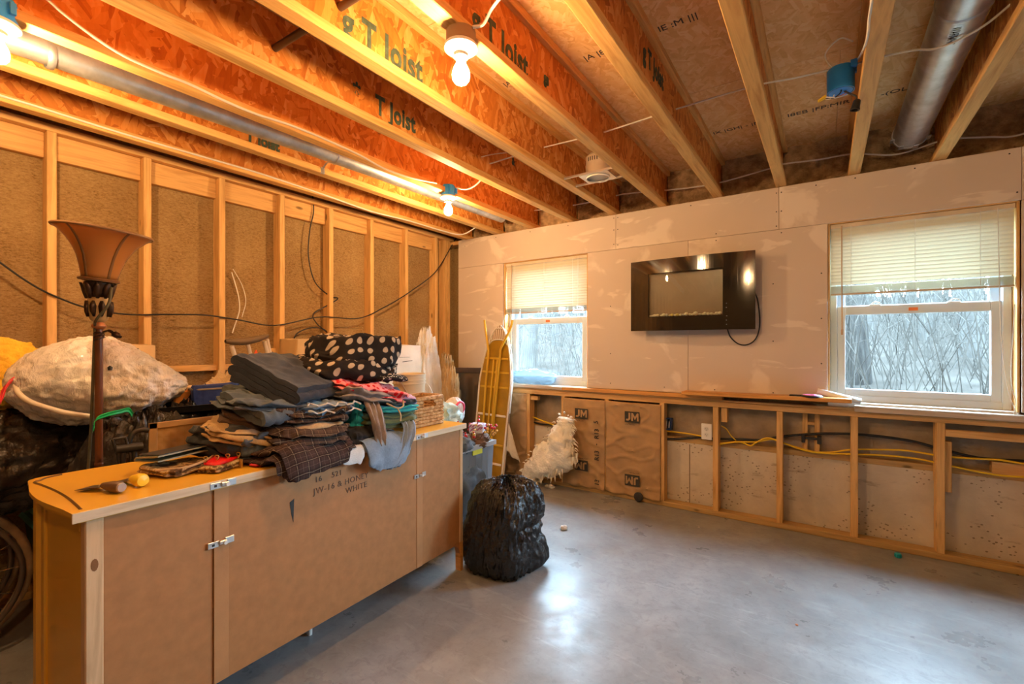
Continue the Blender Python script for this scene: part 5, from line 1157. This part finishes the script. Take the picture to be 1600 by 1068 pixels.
q = pa+dv*.97+Vector((0,0,-.02)); MB().tube([q, q.lerp(mid, .45)+Vector((0,.05,0))], .011, 10).build('upright', al, o, smooth=50)
MB().tube([mid+Vector((0,0,.05)), foot+Vector((0,0,.03))], .013, 10).build('lower_leg', al, o, smooth=50); MB().lathe([(0,0),(.022,0),(.018,.04),(0,.04)], foot, 14, caps=False).build('rubber_tip', mt['dark'], o, smooth=50)
c = P(400, 570, -2.98); MB().lathe([(.045,-.25),(.035,-.06),(.028,0),(.012,.07),(.004,.095),(0,.095)], c, 14).build('orange_cone', M('orange_plastic', (.85,.10,.012), .45), smooth=60, label='small bright orange plastic cone behind the crutch', cat='cone')
c.z -= .25; MB().box((c.x-.2, c.y-.12, 0), (c.x+.06, c.y+.18, c.z), .01).build('cardboard_box', M('cardboard', (.42,.27,.13), .8), label='cardboard box under the small orange cone', cat='box')

# ------------------------------------------------------------------ bags and boxes between lamp and heap
zt = .955
c = Vector((-2.60, 1.035, zt)); m = Matrix.Translation(c) @ Matrix.Rotation(R(-12), 4, 'Z')
mb = MB()
for (z, a, b) in ((.0,.115,.16),(.028,.135,.185),(.032,.14,.19),(.032,.125,.175),(.006,.108,.152)): mb.v += [m @ Vector((sx*a, sy*b, z)) for sx, sy in ((-1,-1),(1,-1),(1,1),(-1,1))]
for k in range(4): mb.f += [(4*k+i, 4*k+(i+1) % 4, 4*k+4+(i+1) % 4, 4*k+4+i) for i in range(4)]
mb.f += [(3,2,1,0), (16,17,18,19)]; mb.build('storage_tray', mt['dark'], label='shallow dark tray holding the blue bag behind the buffet', cat='tray')
o = thing('blue_bag', (c.x+.01, c.y+.06, zt+.008), 'small blue zip bag with grey piping in the dark tray', 'bag')
nbm = NT('blue_quilted_nylon'); nbm.set(nbm.ramp(nbm.noise(nbm.coord(), 20, 3), [(.3,(.02,.045,.22)),(.7,(.045,.085,.36))]), .5, 0, .3); br__ = nbm.n('ShaderNodeTexBrick'); nbm.l(nbm.coord((26,26,26), (R(90),0,R(78)), rnd=False), br__.inputs['Vector']); nbm.bump(br__.outputs['Fac'], .3, .004)
slab('bag_body', nbm.m, 0, 0, zt+.010, .21, .13, .105, 78, (0,0), 1, .004, 51, fold=.0, sq=.3, parent=o, world=(c.x+.01, c.y+.06, 0), hang=False)
for dz in (.02, .10): MB().tube([Vector((c.x+.01, c.y+.06, zt+dz))+Matrix.Rotation(R(78), 3, 'Z') @ Vector((math.copysign(abs(math.cos(a))**.35, math.cos(a))*.106, math.copysign(abs(math.sin(a))**.35, math.sin(a))*.066, 0)) for a in [k/28*6.283 for k in range(28)]], .005, 6, closed=True).build('piping', M('grey_piping', (.30,.27,.24), .6), o, smooth=60)
c2 = P(287, 612, -2.66); c2.z = zt+.008
MB().box((c2.x-.04, c2.y-.055, c2.z), (c2.x+.04, c2.y+.05, c2.z+.085), .006).build('copper_box', M('copper_orange', (.62,.24,.05), .4, .3, var=.25, vs=12), label='orange copper coloured box between the white bag and the blue bag', cat='box')
bag('beige_cloth', F['tan'], (-2.82, 1.30, .70), (.13, .26, .20), 3.9, 'beige crumpled cloth behind the blue bag', amp=.16, flat=.2, cat='cloth')
MB().box((-2.98, 1.06, 0), (-2.66, 1.56, .72), .01).build('cardboard_box', M('cardboard_b', (.40,.26,.13), .8), label='cardboard box under the beige crumpled cloth', cat='box')
slab('blue_cloth', fabric('royal_blue', (.04,.06,.2)), 0, 0, 1.06, .10, .08, .03, 20, (0,0), 1, .008, 55, world=(-2.74, 1.36, 0), hang=False, label='scrap of royal blue cloth on the beige cloth', cat='cloth', group=None)
# woven panel
def weave():
    n = NT('woven_straw'); v = n.coord(rnd=False); ch = n.n('ShaderNodeTexWave'); n.l(n.coord((1,1,1), (R(45),0,0), rnd=False), ch.inputs['Vector']); ch.inputs['Scale'].default_value = 9; ch.bands_direction = 'Y'; ch.inputs['Distortion'].default_value = 1
    ch2 = n.n('ShaderNodeTexWave'); n.l(n.coord((1,1,1), (R(-45),0,0), rnd=False), ch2.inputs['Vector']); ch2.inputs['Scale'].default_value = 9; ch2.bands_direction = 'Y'; ch2.inputs['Distortion'].default_value = 1
    f = n.math('MAXIMUM', ch.outputs['Fac'], ch2.outputs['Fac']); n.set(n.mix(n.math('MULTIPLY', f, .35), (.44,.26,.10), (.56,.36,.16)), .7, 0, .2); n.bump(f, .3, .004); return n.m
o = thing('woven_screen', (-2.29, .92, 0), 'tan woven straw panel standing behind the camouflage wallet', 'panel')
MB().box((-2.30, .735, .0), (-2.285, 1.15, .95), .003).build('weave', weave(), o)
for (a, b) in (((-2.284,.715,.0),(-2.275,.745,.955)), ((-2.284,.715,.93),(-2.275,1.15,.955))): MB().box(a, b, .002).build('border', M('straw_border', (.48,.30,.13), .6), o)
# folding luggage handle
o = thing('luggage_cart', (-2.31, .645, 0), 'black folding luggage cart handle between the lamp pole and the woven panel', 'cart')
x = -2.255
hb = MB().tube([P(180,702,x), P(222,697,x)], .017, 12).build('grip', mt['dark'], o, smooth=40)
MB().tube([P(176,686,x), P(184,712,x), P(186,725,x)], .005, 8).tube([P(196,683,x), P(204,712,x), P(204,725,x)], .005, 8).tube([P(176,686,x), P(197,683,x)], .005, 8).build('bracket', mt['dark'], o, smooth=50)
MB().tube(spline([P(201,700,x-.02), P(203,685,x-.02), P(210,675,x-.02), P(221,671,x-.02), P(232,672,x-.02)], 6), .010, 10).build('curved_tube', mt['dark'], o, smooth=50)
for px in (210, 192): MB().tube([P(px,700,x), Vector((x, P(px,700,x).y, .02))], .009, 8).build('rail', mt['dark'], o, smooth=50)
MB().box((x-.03, .60, .0), (x+.03, .74, .02), .004).build('foot_plate', mt['dark'], o)
# dark green tote
o = thing('storage_tote', (-3.10, .80, 0), 'dark green storage tote with teal lid beside the buffet end', 'tote')
mb = MB()
for (z, k) in ((.0,.86),(.43,1.0)): mb.v += [Vector((-3.10+sx*.17*k, .80+sy*.28*k, z)) for sx, sy in ((-1,-1),(1,-1),(1,1),(-1,1))]
mb.f = [(3,2,1,0),(4,5,6,7)]+[(i,(i+1) % 4,4+(i+1) % 4,4+i) for i in range(4)]; mb.build('tub', M('dark_green_plastic', (.018,.055,.045), .45), o)
MB().box((-3.10-.18, .80-.30, .425), (-3.10+.18, .80+.30, .455), .014).box((-3.10-.15, .80-.27, .45), (-3.10+.15, .80+.27, .470), .012).build('lid', M('teal_plastic', (.13,.40,.36), .4), o)

# ------------------------------------------------------------------ wheelchair standing at the picture edge
wc = Vector((-2.86, .165, .325)); o = thing('wheelchair', (wc.x, wc.y, 0), 'folded wheelchair with worn tyres at the picture edge beside the tote', 'wheelchair')
wd = Vector((0, 1, 0)); wn_ = Vector((wd.y, -wd.x, 0))   # wheel plane direction, axle direction
rub = M('worn_tyre', (.40,.27,.16), .7, var=.25, vs=14, bump=.3, bs=60); rim_ = M('chrome_rim', (.45,.40,.34), .25, .8)
def circ(r_, off, n=44): return [wc+wn_*off+wd*r_*math.cos(a)+Vector((0,0,r_*math.sin(a))) for a in [k/n*6.283185 for k in range(n)]]
for off in (.0, -.22):
    w_ = MB().tube(circ(.305, off), .0165, 10, closed=True).build('tyre', rub, o, smooth=60)
    MB().tube(circ(.287, off), .009, 8, closed=True).build('rim', rim_, w_, smooth=60)
    MB().tube(circ(.278, off+.055), .0105, 8, closed=True).build('push_rim', M('push_rim_%d' % int(off*100), (.16,.12,.09), .3, .5), w_, smooth=60)
    for k in range(16):
        a = k/16*6.283; MB().tube([wc+wn_*(off+(.02 if k % 2 else -.02)), wc+wn_*off+wd*.283*math.cos(a)+Vector((0,0,.283*math.sin(a)))], .0015, 5).build('spoke', rim_, w_, smooth=60)
    for k in range(6):
        a = k/6*6.283+.3; MB().tube([wc+wn_*off+wd*.287*math.cos(a)+Vector((0,0,.287*math.sin(a))), wc+wn_*(off+.055)+wd*.278*math.cos(a)+Vector((0,0,.278*math.sin(a)))], .004, 6).build('push_rim_bracket', rim_, w_, smooth=60)
    MB().tube([wc+wn_*(off-.03), wc+wn_*(off+.05)], .022, 14).build('hub', rim_, w_, smooth=40)
    e = off-.055 if off == 0 else off+.09
    MB().tube(spline([wc+wn_*e+wd*.02+Vector((0,0,.60)), wc+wn_*e+Vector((0,0,.2)), wc+wn_*e+Vector((0,0,-.02)), wc+wn_*e-wd*.28+Vector((0,0,-.05)), wc+wn_*e-wd*.42+Vector((0,0,-.16))], 6), .012, 10).build('frame_tube', rim_, o, smooth=60)
MB().tube([wc+wn_*-.22, wc], .012, 10).build('axle', rim_, o, smooth=50)
MB().box((-.02,-.08,0), (.02,.08,.24), .015, Matrix.Translation(wc+wn_*-.11+Vector((0,0,.16))) @ Matrix(((wd.x, wn_.x, 0, 0), (wd.y, wn_.y, 0, 0), (0,0,1,0), (0,0,0,1)))).build('seat_sling', mt['dark'], o)

# ------------------------------------------------------------------ clear tote beyond the buffet
mt['clear'] = mat_thin('cloudy_clear_plastic', (.36,.40,.44), (.5,.55,.6), .4, .42, .2)
x0, x1, y0, y1, zr = -2.40, -1.945, 2.17, 2.63, .60
o = thing('clear_bin', ((x0+x1)/2, (y0+y1)/2, 0), 'clear plastic bin full of craft things beyond the buffet', 'bin')
def shell(z, k): cx, cy_ = (x0+x1)/2, (y0+y1)/2; a, b = (x1-x0)/2*k, (y1-y0)/2*k; return [Vector((cx+sx*a, cy_+sy*b, z)) for sx, sy in ((-1,-1),(1,-1),(1,1),(-1,1))]
mb = MB(); mb.v = shell(.005,.88)+shell(zr-.02,.985); mb.f = [(3,2,1,0)]+[(i,(i+1) % 4,4+(i+1) % 4,4+i) for i in range(4)]; mb.build('tub', mt['clear'], o, solid=.003)
mb = MB(); mb.v = shell(zr-.03,1.0)+shell(zr-.03,1.05)+shell(zr,1.05)+shell(zr,.98); mb.f = []
for k in range(3): mb.f += [(4*k+i,4*k+(i+1) % 4,4*k+4+(i+1) % 4,4*k+4+i) for i in range(4)]
mb.build('rim', mat_thin('bin_rim', (.62,.66,.70), (.7,.74,.78), .3, .1, .2), o)
for i in range(6):
    t = (i+.5)/6; a = Vector((x1-.012, y0+.03+(y1-y0-.06)*t, 0)); MB().box((x1-.030, a.y-.006, .12), (x1-.004, a.y+.006, zr-.04), .003).build('side_rib', mt['clear'], o)
c = Vector((x1+.003, 2.44, .555)); MB().box((c.x-.012, c.y-.05, c.z-.02), (c.x+.001, c.y+.05, c.z+.015)).build('note_label', M('yellow_note', (.75,.75,.08), .6), o, label='yellow paper note')
G = 'soft things overflowing the clear bin'
def clump(name, mat, c, r, seed, label, amp=.14, cat='cloth'): return bag(name, mat, c, r, seed, label, amp=amp, flat=.2, nu=56, nv=36, cat=cat, group=G)
clump('denim_cloth', F['greyd'], (-2.13, 2.38, .10), (.19, .19, .26), 1.1, 'grey blue cloth filling the clear bin')
clump('denim_cloth', F['greyd'], (-2.06, 2.33, .55), (.12, .13, .07), 1.7, 'grey blue cloth on top of the clear bin')
clump('brown_cloth', fabric('brown_pile', (.12,.06,.03)), (-2.03, 2.52, .56), (.09, .1, .05), 2.7, 'brown cloth at the back corner of the clear bin')
clump('striped_towel', fabric('teal_white_towel', (.28,.44,.42), .2, col2=(.62,.68,.62), vs=14), (-2.22, 2.32, .66), (.16, .18, .11), 3.1, 'pale teal towel heaped on the clear bin beside the basket')
bag('gift_bag', M('white_paper_bag', (.66,.62,.60), .5, var=.12), (-2.235, 2.53, .70), (.07, .075, .105), 5.1, 'small white bag with pink handle on the clear bin', amp=.06, flat=.2, nu=48, nv=30)
c = Vector((-2.165, 2.515, .82)); MB().tube([c+Vector((.005*math.sin(a), .045*math.cos(a), .045*math.sin(a))) for a in [k/24*6.283 for k in range(24)]], .008, 8, closed=True).build('bag_handle_ring', M('pink_red_plastic', (.75,.08,.16), .4), smooth=60, label='pink ring handle on the small white bag', cat='ring')
MB().box((-.05,-.045,0), (.05,.045,.065), .006, Matrix.Translation((-2.03, 2.55, .655)) @ Matrix.Rotation(R(20), 4, 'Z')).build('patterned_box', dotted('speckled_box', (.62,.60,.62), (.35,.12,.25), 34, .25, 1), label='small white speckled box among the berry garland', cat='box')
o = thing('berry_garland', (-1.99, 2.42, .62), 'twig garland with red and gold berries on the clear bin', 'garland')
rg_ = random.Random(5); tw = M('dark_twig', (.09,.05,.03), .7); red_ = M('red_berry', (.50,.02,.02), .3); gold = M('gold_berry', (.65,.38,.08), .3)
for i in range(16):
    p = Vector((-2.0+rg_.uniform(-.06,.06), 2.42+rg_.uniform(-.12,.16), .62)); d = Vector((rg_.uniform(-.3,.9), rg_.uniform(-.4,1.0), rg_.uniform(.2,1.0))).normalized(); l = rg_.uniform(.06,.16)
    t = MB().tube(spline([p, p+d*l*.5+Vector((0,0,.02)), p+d*l], 4), .0022, 5).build('twig', tw, o, smooth=60)
    for k in range(3):
        q = p+d*l*(.5+.25*k)+Vector((0,0,.012*rg_.random())); r_ = rg_.uniform(.006,.012); MB().lathe([(.0005,-r_),(r_*.8,-r_*.6),(r_,0),(r_*.8,r_*.6),(.0005,r_)], q, 10, caps=False).build('berry', red_ if rg_.random() < .6 else gold, t, smooth=80)

# ------------------------------------------------------------------ mirror / dark frame leaning in the corner
fa = at(700, 574, Y=3.40); fb = at(742, 577, Y=3.52); zz = fa.z
o = thing('framed_mirror', ((fa.x+fb.x)/2, 3.46, 0), 'dark brown framed mirror leaning in the corner behind the ironing board', 'mirror')
ex = (Vector((fb.x-fa.x, fb.y-fa.y, 0))).normalized(); W = .46; Hh = zz
mm_ = Matrix(((ex.x, -ex.y, 0, fa.x), (ex.y, ex.x, 0, fa.y), (0,0,1,0), (0,0,0,1))) @ Matrix.Rotation(R(-2), 4, 'X')
fm_ = M('dark_brown_frame', (.055,.03,.02), .4, var=.2)
for a, b in (((0,-.012,0),(.055,.012,Hh)), ((W-.055,-.012,0),(W,.012,Hh)), ((.055,-.012,Hh-.055),(W-.055,.012,Hh)), ((.055,-.012,0),(W-.055,.012,.055))): MB().box(a, b, .005, mm_).build('frame_rail', fm_, o)
MB().box((.055,-.003,.055),(W-.055,.004,Hh-.055),0,mm_).build('mirror_glass', M('dim_mirror', (.35,.30,.26), .08, .9, var=.1), o)

# ------------------------------------------------------------------ ironing board, underside out
iy = M('yellow_enamel', (.62,.38,.03), .35, .2, var=.10, vs=8); cov = NT('striped_cover'); sx_ = cov.n('ShaderNodeSeparateXYZ'); cov.l(cov.coord(rnd=False), sx_.inputs[0])
cov.set(cov.mix(cov.math('GREATER_THAN', cov.math('FRACT', cov.math('MULTIPLY', sx_.outputs[0], 42)), .5), (.66,.58,.48), (.26,.17,.10)), .85, 0, .2); mt['cover'] = cov.m; mt['covw'] = fabric('cover_hem', (.70,.64,.55), .08)
IB = Matrix.Translation((-2.605, 3.40, .02)) @ Matrix.Rotation(R(-6.6), 4, 'X') @ Matrix.Rotation(R(1.5), 4, 'Y')
o = thing('ironing_board', (-2.605, 3.40, 0), 'yellow metal ironing board with striped cover leaning beside the window', 'ironing board')
LEN = 1.45
def hwid(z, off=0):
    t = z/LEN
    if t > .62: u = (t-.62)/.38; w = .195*math.sqrt(max(0, 1-u**2.3))**1.0*(1-.22*u)+.0
    else: w = .195-.012*(1-t/.62)
    return max(.0, w-off)
def outline(off, zlo, zhi, n_=30):
    zs = [zlo+(zhi-zlo)*i/n_ for i in range(n_+1)]; return [(-hwid(z, off), z) for z in zs]+[(hwid(z, off), z) for z in reversed(zs)]
def ibp(poly, y0, y1, name, mat, par=o): return MB().prism(poly, y0, y1, lambda v: IB @ Vector((v.x, v.z, v.y))).build(name, mat, par, smooth=30)
ibp(outline(.0, .02, LEN-.001), .0, .022, 'padded_cover', mt['cover'])
ibp(outline(.020, .05, LEN-.145), -.003, .004, 'pan', M('olive_yellow_pan', (.36,.20,.012), .4, .2, var=.2, vs=7))
pts = [IB @ Vector((x, -.002, z)) for x, z in outline(.012, .03, LEN-.03, 40)]
MB().tube(pts, .009, 6, closed=True).build('cover_hem', mt['covw'], o, smooth=60)
MB().tube(spline([IB @ Vector((-hwid(LEN-.19, .02), -.004, LEN-.19)), IB @ Vector((-.07, -.004, LEN-.15)), IB @ Vector((0, -.004, LEN-.137)), IB @ Vector((.07, -.004, LEN-.15)), IB @ Vector((hwid(LEN-.19, .02), -.004, LEN-.19))], 6), .007, 6).build('cover_hem', mt['covw'], o, smooth=60)
for z, m_ in ((.16, 'covw'), (.33, 'y'), (.60, 'covw'), (.86, 'y'), (1.00, 'y'), (1.13, 'y')):
    w = hwid(z, .03); MB().box((-w,-.012,z-.010),(w,-.003,z+.010),.003,IB).build('cross_rib', iy if m_ == 'y' else mt['covw'], o)
for x in (-.025, .018): MB().box((x-.009,-.020,.30),(x+.009,-.008,1.12),.003,IB).build('centre_slide', iy, o)
for sgn, xt, xa, xb, zb_ in ((-1, -.165, -.085, -.062, .30), (1, .165, .055, .040, .22)):
    MB().tube(spline([IB @ Vector((xt,-.035,LEN+.045)), IB @ Vector((xt*.86,-.035,LEN-.05)), IB @ Vector((xa*1.10,-.032,LEN-.22)), IB @ Vector((xa,-.03,LEN-.30)), IB @ Vector((xa*.95,-.03,.80)), IB @ Vector((xb,-.03,zb_))], 6), .0115, 10).build('leg_tube', iy, o, smooth=60)
MB().tube([IB @ Vector((.0,-.035,.26)), IB @ Vector((.10,-.06,.0))], .011, 10).build('leg_tube', iy, o, smooth=60)
MB().tube([IB @ Vector((-.10,-.03,.30)), IB @ Vector((.06,-.03,.30))], .008, 8).build('leg_bar', iy, o, smooth=60)
# pale cloth hanging off the board
mb = MB(); A_, B_, C_ = at(793, 655, Y=3.47), at(813, 722, Y=3.50), at(788, 700, Y=3.44)
def fcl(u, v):
    p = A_.lerp(C_.lerp(B_, u), v); k = math.sin(u*9)*.012*v; return p+Vector((.0, k-.01*v, .015*fbm((u*4, v*4, 1), 3)))
mb.grid(fcl, 18, 18).build('hanging_cloth', fabric('cream_rag', (.58,.50,.37), .1), smooth=70, solid=.004, label='cream rag hanging from the side of the ironing board', cat='cloth')

# ------------------------------------------------------------------ white fluff pulled out of the wall
path = [(886,652,.060), (884,664,.085), (879,682,.115), (874,700,.150), (862,714,.165), (846,724,.13), (832,734,.085), (822,745,.05)]
C_ = [at(a, b, Y=3.545) for a, b, r_ in path]; Rr = [p[2] for p in path]
PP = spline(C_, 8); RR = [Rr[0]]; RR = []
for i in range(len(path)-1):
    for k in range(8): RR.append(Rr[i]+(Rr[i+1]-Rr[i])*k/8)
RR.append(Rr[-1]); mb = MB(); nn = 48
for i, p in enumerate(PP):
    d = (PP[min(i+1, len(PP)-1)]-PP[max(i-1, 0)]).normalized(); a = Vector((0,1,0)); c_ = d.cross(a).normalized(); r_ = RR[i]*(1 if 0 < i < len(PP)-1 else .3)
    for k in range(nn):
        th = 2*math.pi*k/nn; q = c_*math.cos(th)*r_+a*math.sin(th)*min(r_*.7, .085); w = p+q
        g = 1+.30*fbm(w*7, 4)+.16*fbm(w*26, 3); v = p+q*g; v.y = min(v.y, D-.02) if v.z > .02 else v.y; v.z = max(.004, v.z); mb.v.append(v)
for i in range(len(PP)-1):
    for k in range(nn): mb.f.append((i*nn+k, i*nn+(k+1) % nn, (i+1)*nn+(k+1) % nn, (i+1)*nn+k))
mb.f += [tuple(range(nn))[::-1], tuple((len(PP)-1)*nn+k for k in range(nn))]
fl = mb.build('fibreglass_wad', mt['fluff'], smooth=80, label='white fibreglass wad pulled out of the knee wall bay', cat='insulation')
rf = random.Random(9); mb = MB()
for i in range(70):
    a = rf.uniform(0, 1); p = at(820+84*a, 742-26*a+rf.uniform(-6,3), Y=3.50+rf.uniform(0,.07)); l = rf.uniform(.02,.07); p.z = max(p.z, l+.01)
    mb.tube([p+Vector((0,0,.02)), p+Vector((rf.uniform(-.01,.01),0,-l*.5)), p+Vector((rf.uniform(-.015,.015),rf.uniform(-.01,.01),-l))], [rf.uniform(.006,.014), .006, .001], 5, caps=False)
for i in range(160):
    j = rf.randrange(len(mb.v)); k = rf.randrange(2, len(PP)-2); th = rf.uniform(0, 6.28); d = Vector((math.cos(th), -abs(math.sin(th))*.6, math.sin(th))); p = PP[k]+Vector((d.x*RR[k], d.y*.085, d.z*RR[k]*.95)); p.z = max(.02, p.z)
    mb.tube([p, p+d*.018+Vector((0,0,-.006)), p+d*.03+Vector((rf.uniform(-.01,.01),0,-.02))], [.007,.004,.001], 4, caps=False)
mb.build('loose_fibres', mt['fluff'], fl, kind='stuff')
x_, y_, z_ = at(848, 738, Y=3.5); 
for (px, py, r_, lb) in ((822, 757, (.10,.05,.032), 'white fluff clump on the floor behind the trash bag'), (860, 760, (.035,.025,.014), 'tiny tuft of white fluff on the floor below the wad'), (838, 752, (.05,.035,.03), 'white fluff tuft touching the floor beneath the wad')):
    p = at(px, py, Z=.01); bag('fluff_tuft', mt['fluff'], (p.x, p.y, 0), r_, px*.1, lb, amp=.25, flat=.15, nu=32, nv=20, cat='insulation', group='white fluff tufts on the floor')
# small things on the floor
p = at(997, 774, Y=D-.03); MB().lathe([(0,-.004),(.026,-.004),(.036,.0),(.038,.006),(.036,.012),(.024,.016),(0,.014)], (p.x, D-.018, .042), 28, Matrix.Rotation(R(80), 4, 'X') , caps=False).build('rubber_puck', mt['dark'], smooth=45, label='round black rubber puck leaning against the kraft batt', cat='puck')
p = at(1403, 868, Z=.008); o = thing('bottle_stopper', (p.x, p.y, 0), 'small teal ribbed plastic cap on the floor by the knee wall', 'cap'); tl_ = M('teal_cap', (.01,.36,.45), .4)
MB().lathe([(0,0),(.014,0),(.015,.003),(.015,.022),(.012,.026),(0,.026)], (p.x, p.y, 0), 20, caps=False).build('cap_body', tl_, o, smooth=40)
for i in range(10):
    a = i/10*6.283; MB().box((-.0015,-.002,.002),(.0025,.002,.021),.0005,Matrix.Translation((p.x+.015*math.cos(a), p.y+.015*math.sin(a), 0)) @ Matrix.Rotation(a, 4, 'Z')).build('ridge', tl_, o)
p = at(881, 825, Z=.006); bag('paper_scrap', M('white_tissue', (.75,.73,.70), .8), (p.x, p.y, 0), (.022,.018,.012), 3.0, 'crumpled white scrap in the middle of the floor', amp=.3, flat=.15, nu=24, nv=16, cat='scrap')
p = at(821, 768, Z=.02); MB().box((p.x-.05, p.y-.02, 0), (p.x+.03, p.y+.05, .03), .005).build('green_box', M('green_plastic', (.02,.45,.15), .4), label='small bright green box behind the trash bag', cat='box')
p = at(1560, 893, Z=.004)
for i, (px, py) in enumerate(((1092, 823), (1245, 975), (1590, 897))):
    p = at(px, py, Z=.003); MB().lathe([(.0005,0),(.006,0),(.007,.002),(.004,.005),(.0005,.005)], (p.x, p.y, 0), 8, caps=False).build('debris_chip', M('chip_%d' % i, [(.6,.55,.5),(.6,.3,.2),(.15,.09,.05)][i], .8), label=['tiny pale chip on the floor in front of the knee wall', 'tiny reddish chip on the open floor', 'tiny dark chip at the foot of the knee wall'][i], cat='debris')

# ------------------------------------------------------------------ the woods outside
mt['litter'] = M('leaf_litter', (.023,.0205,.0178), .95, var=.3, vs=2, bump=.5, bs=9, spec=0)
mt['bark'] = M('grey_bark', (.021,.0198,.018), .95, spec=0, var=.5, vs=9, st=(2,2,.25), bump=1, bs=14, bd=.03)
mt['bark2'] = M('pale_bark', (.040,.038,.0345), .95, spec=0, var=.3, vs=5, st=(2,2,.5), bump=.6, bs=12)
mt['twig'] = M('thin_twigs', (.032,.0295,.026), .95, var=.2, spec=0)
def gz(x, y): return .35 + max(0, y-4.2)*.105 + .35*NZ.noise(Vector((x*.15, y*.15, 3)))*min(1, max(0, y-4.5)/6)
MB().grid(lambda u, v: (-45+85*u, 4.0+46*v, gz(-45+85*u, 4.0+46*v)), 60, 46).build('ground', mt['litter'], kind='structure', smooth=60, label='leaf covered slope of the woods outside')
MB().box((-45, -40, -.6), (60, 3.95, -.13)).build('ground_apron', mt['litter'], kind='structure', label='ground around the basement')
def tree(x, y, h, r, seed, lean=0, fork=0, mat='bark2', nb=16, label=None, group='hazy bare trees of the woods'):
    rnd = random.Random(seed); z = gz(x, y)-.1; mb = MB(); pts = []
    n_ = 9; rs = []
    for i in range(n_+1):
        t = i/n_; pts.append(Vector((x+lean*t*t*h+.12*r*8*NZ.noise(Vector((seed, t*2.2, 0))), y+.1*NZ.noise(Vector((seed, t*2, 5))), z+h*t))); rs.append(r*(1.15-.85*t) if i else r*1.35)
    mb.tube(pts, rs, 9)
    br = MB()
    def branch(p, d, l, rr, depth):
        q = [p]; dd = Vector(d)
        for i in range(4):
            dd = (dd+Vector((rnd.uniform(-.35,.35), rnd.uniform(-.35,.35), rnd.uniform(-.1,.35)))).normalized(); q.append(q[-1]+dd*l/4)
        br.tube(q, [rr*(1-.2*i) for i in range(5)], 4, caps=False)
        if depth:
            for k in range(3): branch(q[rnd.randint(1,4)], (dd+Vector((rnd.uniform(-1,1), rnd.uniform(-1,1), rnd.uniform(-.3,.8)))).normalized(), l*.55, rr*.5, depth-1)
    for k in range(nb):
        t = rnd.uniform(.18, .98); i = min(n_-1, int(t*n_)); p = pts[i].lerp(pts[i+1], t*n_-i); a = rnd.uniform(0, 6.28)
        branch(p, (math.cos(a), math.sin(a), rnd.uniform(.1,.9)), rnd.uniform(.12,.3)*h*(1.1-t*.5), max(.008, rs[i]*.3), 2)
    o = thing('bare_tree', (x, y, z), label or 'slender bare tree standing in the hazy woods outside', 'tree', None if label else group)
    mb.build('trunk', mt[mat], o, smooth=50); br.build('branches', mt['twig'], o, smooth=60)
def tx(px, Y):  # room X of a sight line at depth Y
    return at(px, 500, Y=Y).x
tree(tx(1334, 8.0), 8.0, 9, .165, 3, .0, mat='bark', nb=12, label='thick rough barked trunk close to the larger window', group=None)
tree(tx(1520, 10.5), 10.5, 10, .13, 8, -.045, mat='bark2', nb=16, label='leaning pale trunk with a crook, seen through the larger window', group=None)
tree(tx(1448, 13), 13, 11, .10, 12, .005, label='slim pale trunk in the middle of the larger window', group=None)
tree(tx(826, 9.0), 9.0, 9, .17, 5, .0, mat='bark2', nb=12, label='thick pale trunk seen through the smaller window', group=None)
tree(tx(868, 13), 13, 10, .10, 15, .01, mat='bark2', label='slim trunk in the middle of the smaller window', group=None)
rt = random.Random(21)
for i in range(44):
    Y = rt.uniform(12, 40); px = rt.uniform(1290, 1640) if i % 3 else rt.uniform(780, 940)
    tree(tx(px, Y), Y, rt.uniform(7, 13), rt.uniform(.05, .14), 100+i, rt.uniform(-.03, .03), nb=rt.randint(8, 13))
mb = MB()
for i in range(1500):
    Y = 6.5 + 30*rt.random()**1.3; px = rt.uniform(1280, 1660) if i % 3 else rt.uniform(770, 950); x = tx(px, Y); z = gz(x, Y)-.05
    h = rt.uniform(.7, 2.6); l = rt.uniform(-.5, .5); p = Vector((x, Y, z)); q = p+Vector((l*h*.5+rt.uniform(-.15,.15), rt.uniform(-.3,.3), h*.6)); e = p+Vector((l*h, rt.uniform(-.4,.4), h))
    mb.tube([q, q+Vector((rt.uniform(-.5,.5), rt.uniform(-.3,.3), rt.uniform(-.1,.5)))*h*.5], [.003+.0002*Y, .002], 3, caps=False); mb.tube([q.lerp(e,.5), q.lerp(e,.5)+Vector((rt.uniform(-.5,.5), 0, rt.uniform(-.1,.4)))*h*.4], [.003+.0002*Y, .002], 3, caps=False); mb.tube([p, q, e], [.004+.0003*Y, .003+.0002*Y, .002], 3, caps=False)
mb.build('undergrowth', mt['twig'], kind='stuff', label='thin bare saplings and brush of the woods outside', cat='undergrowth')
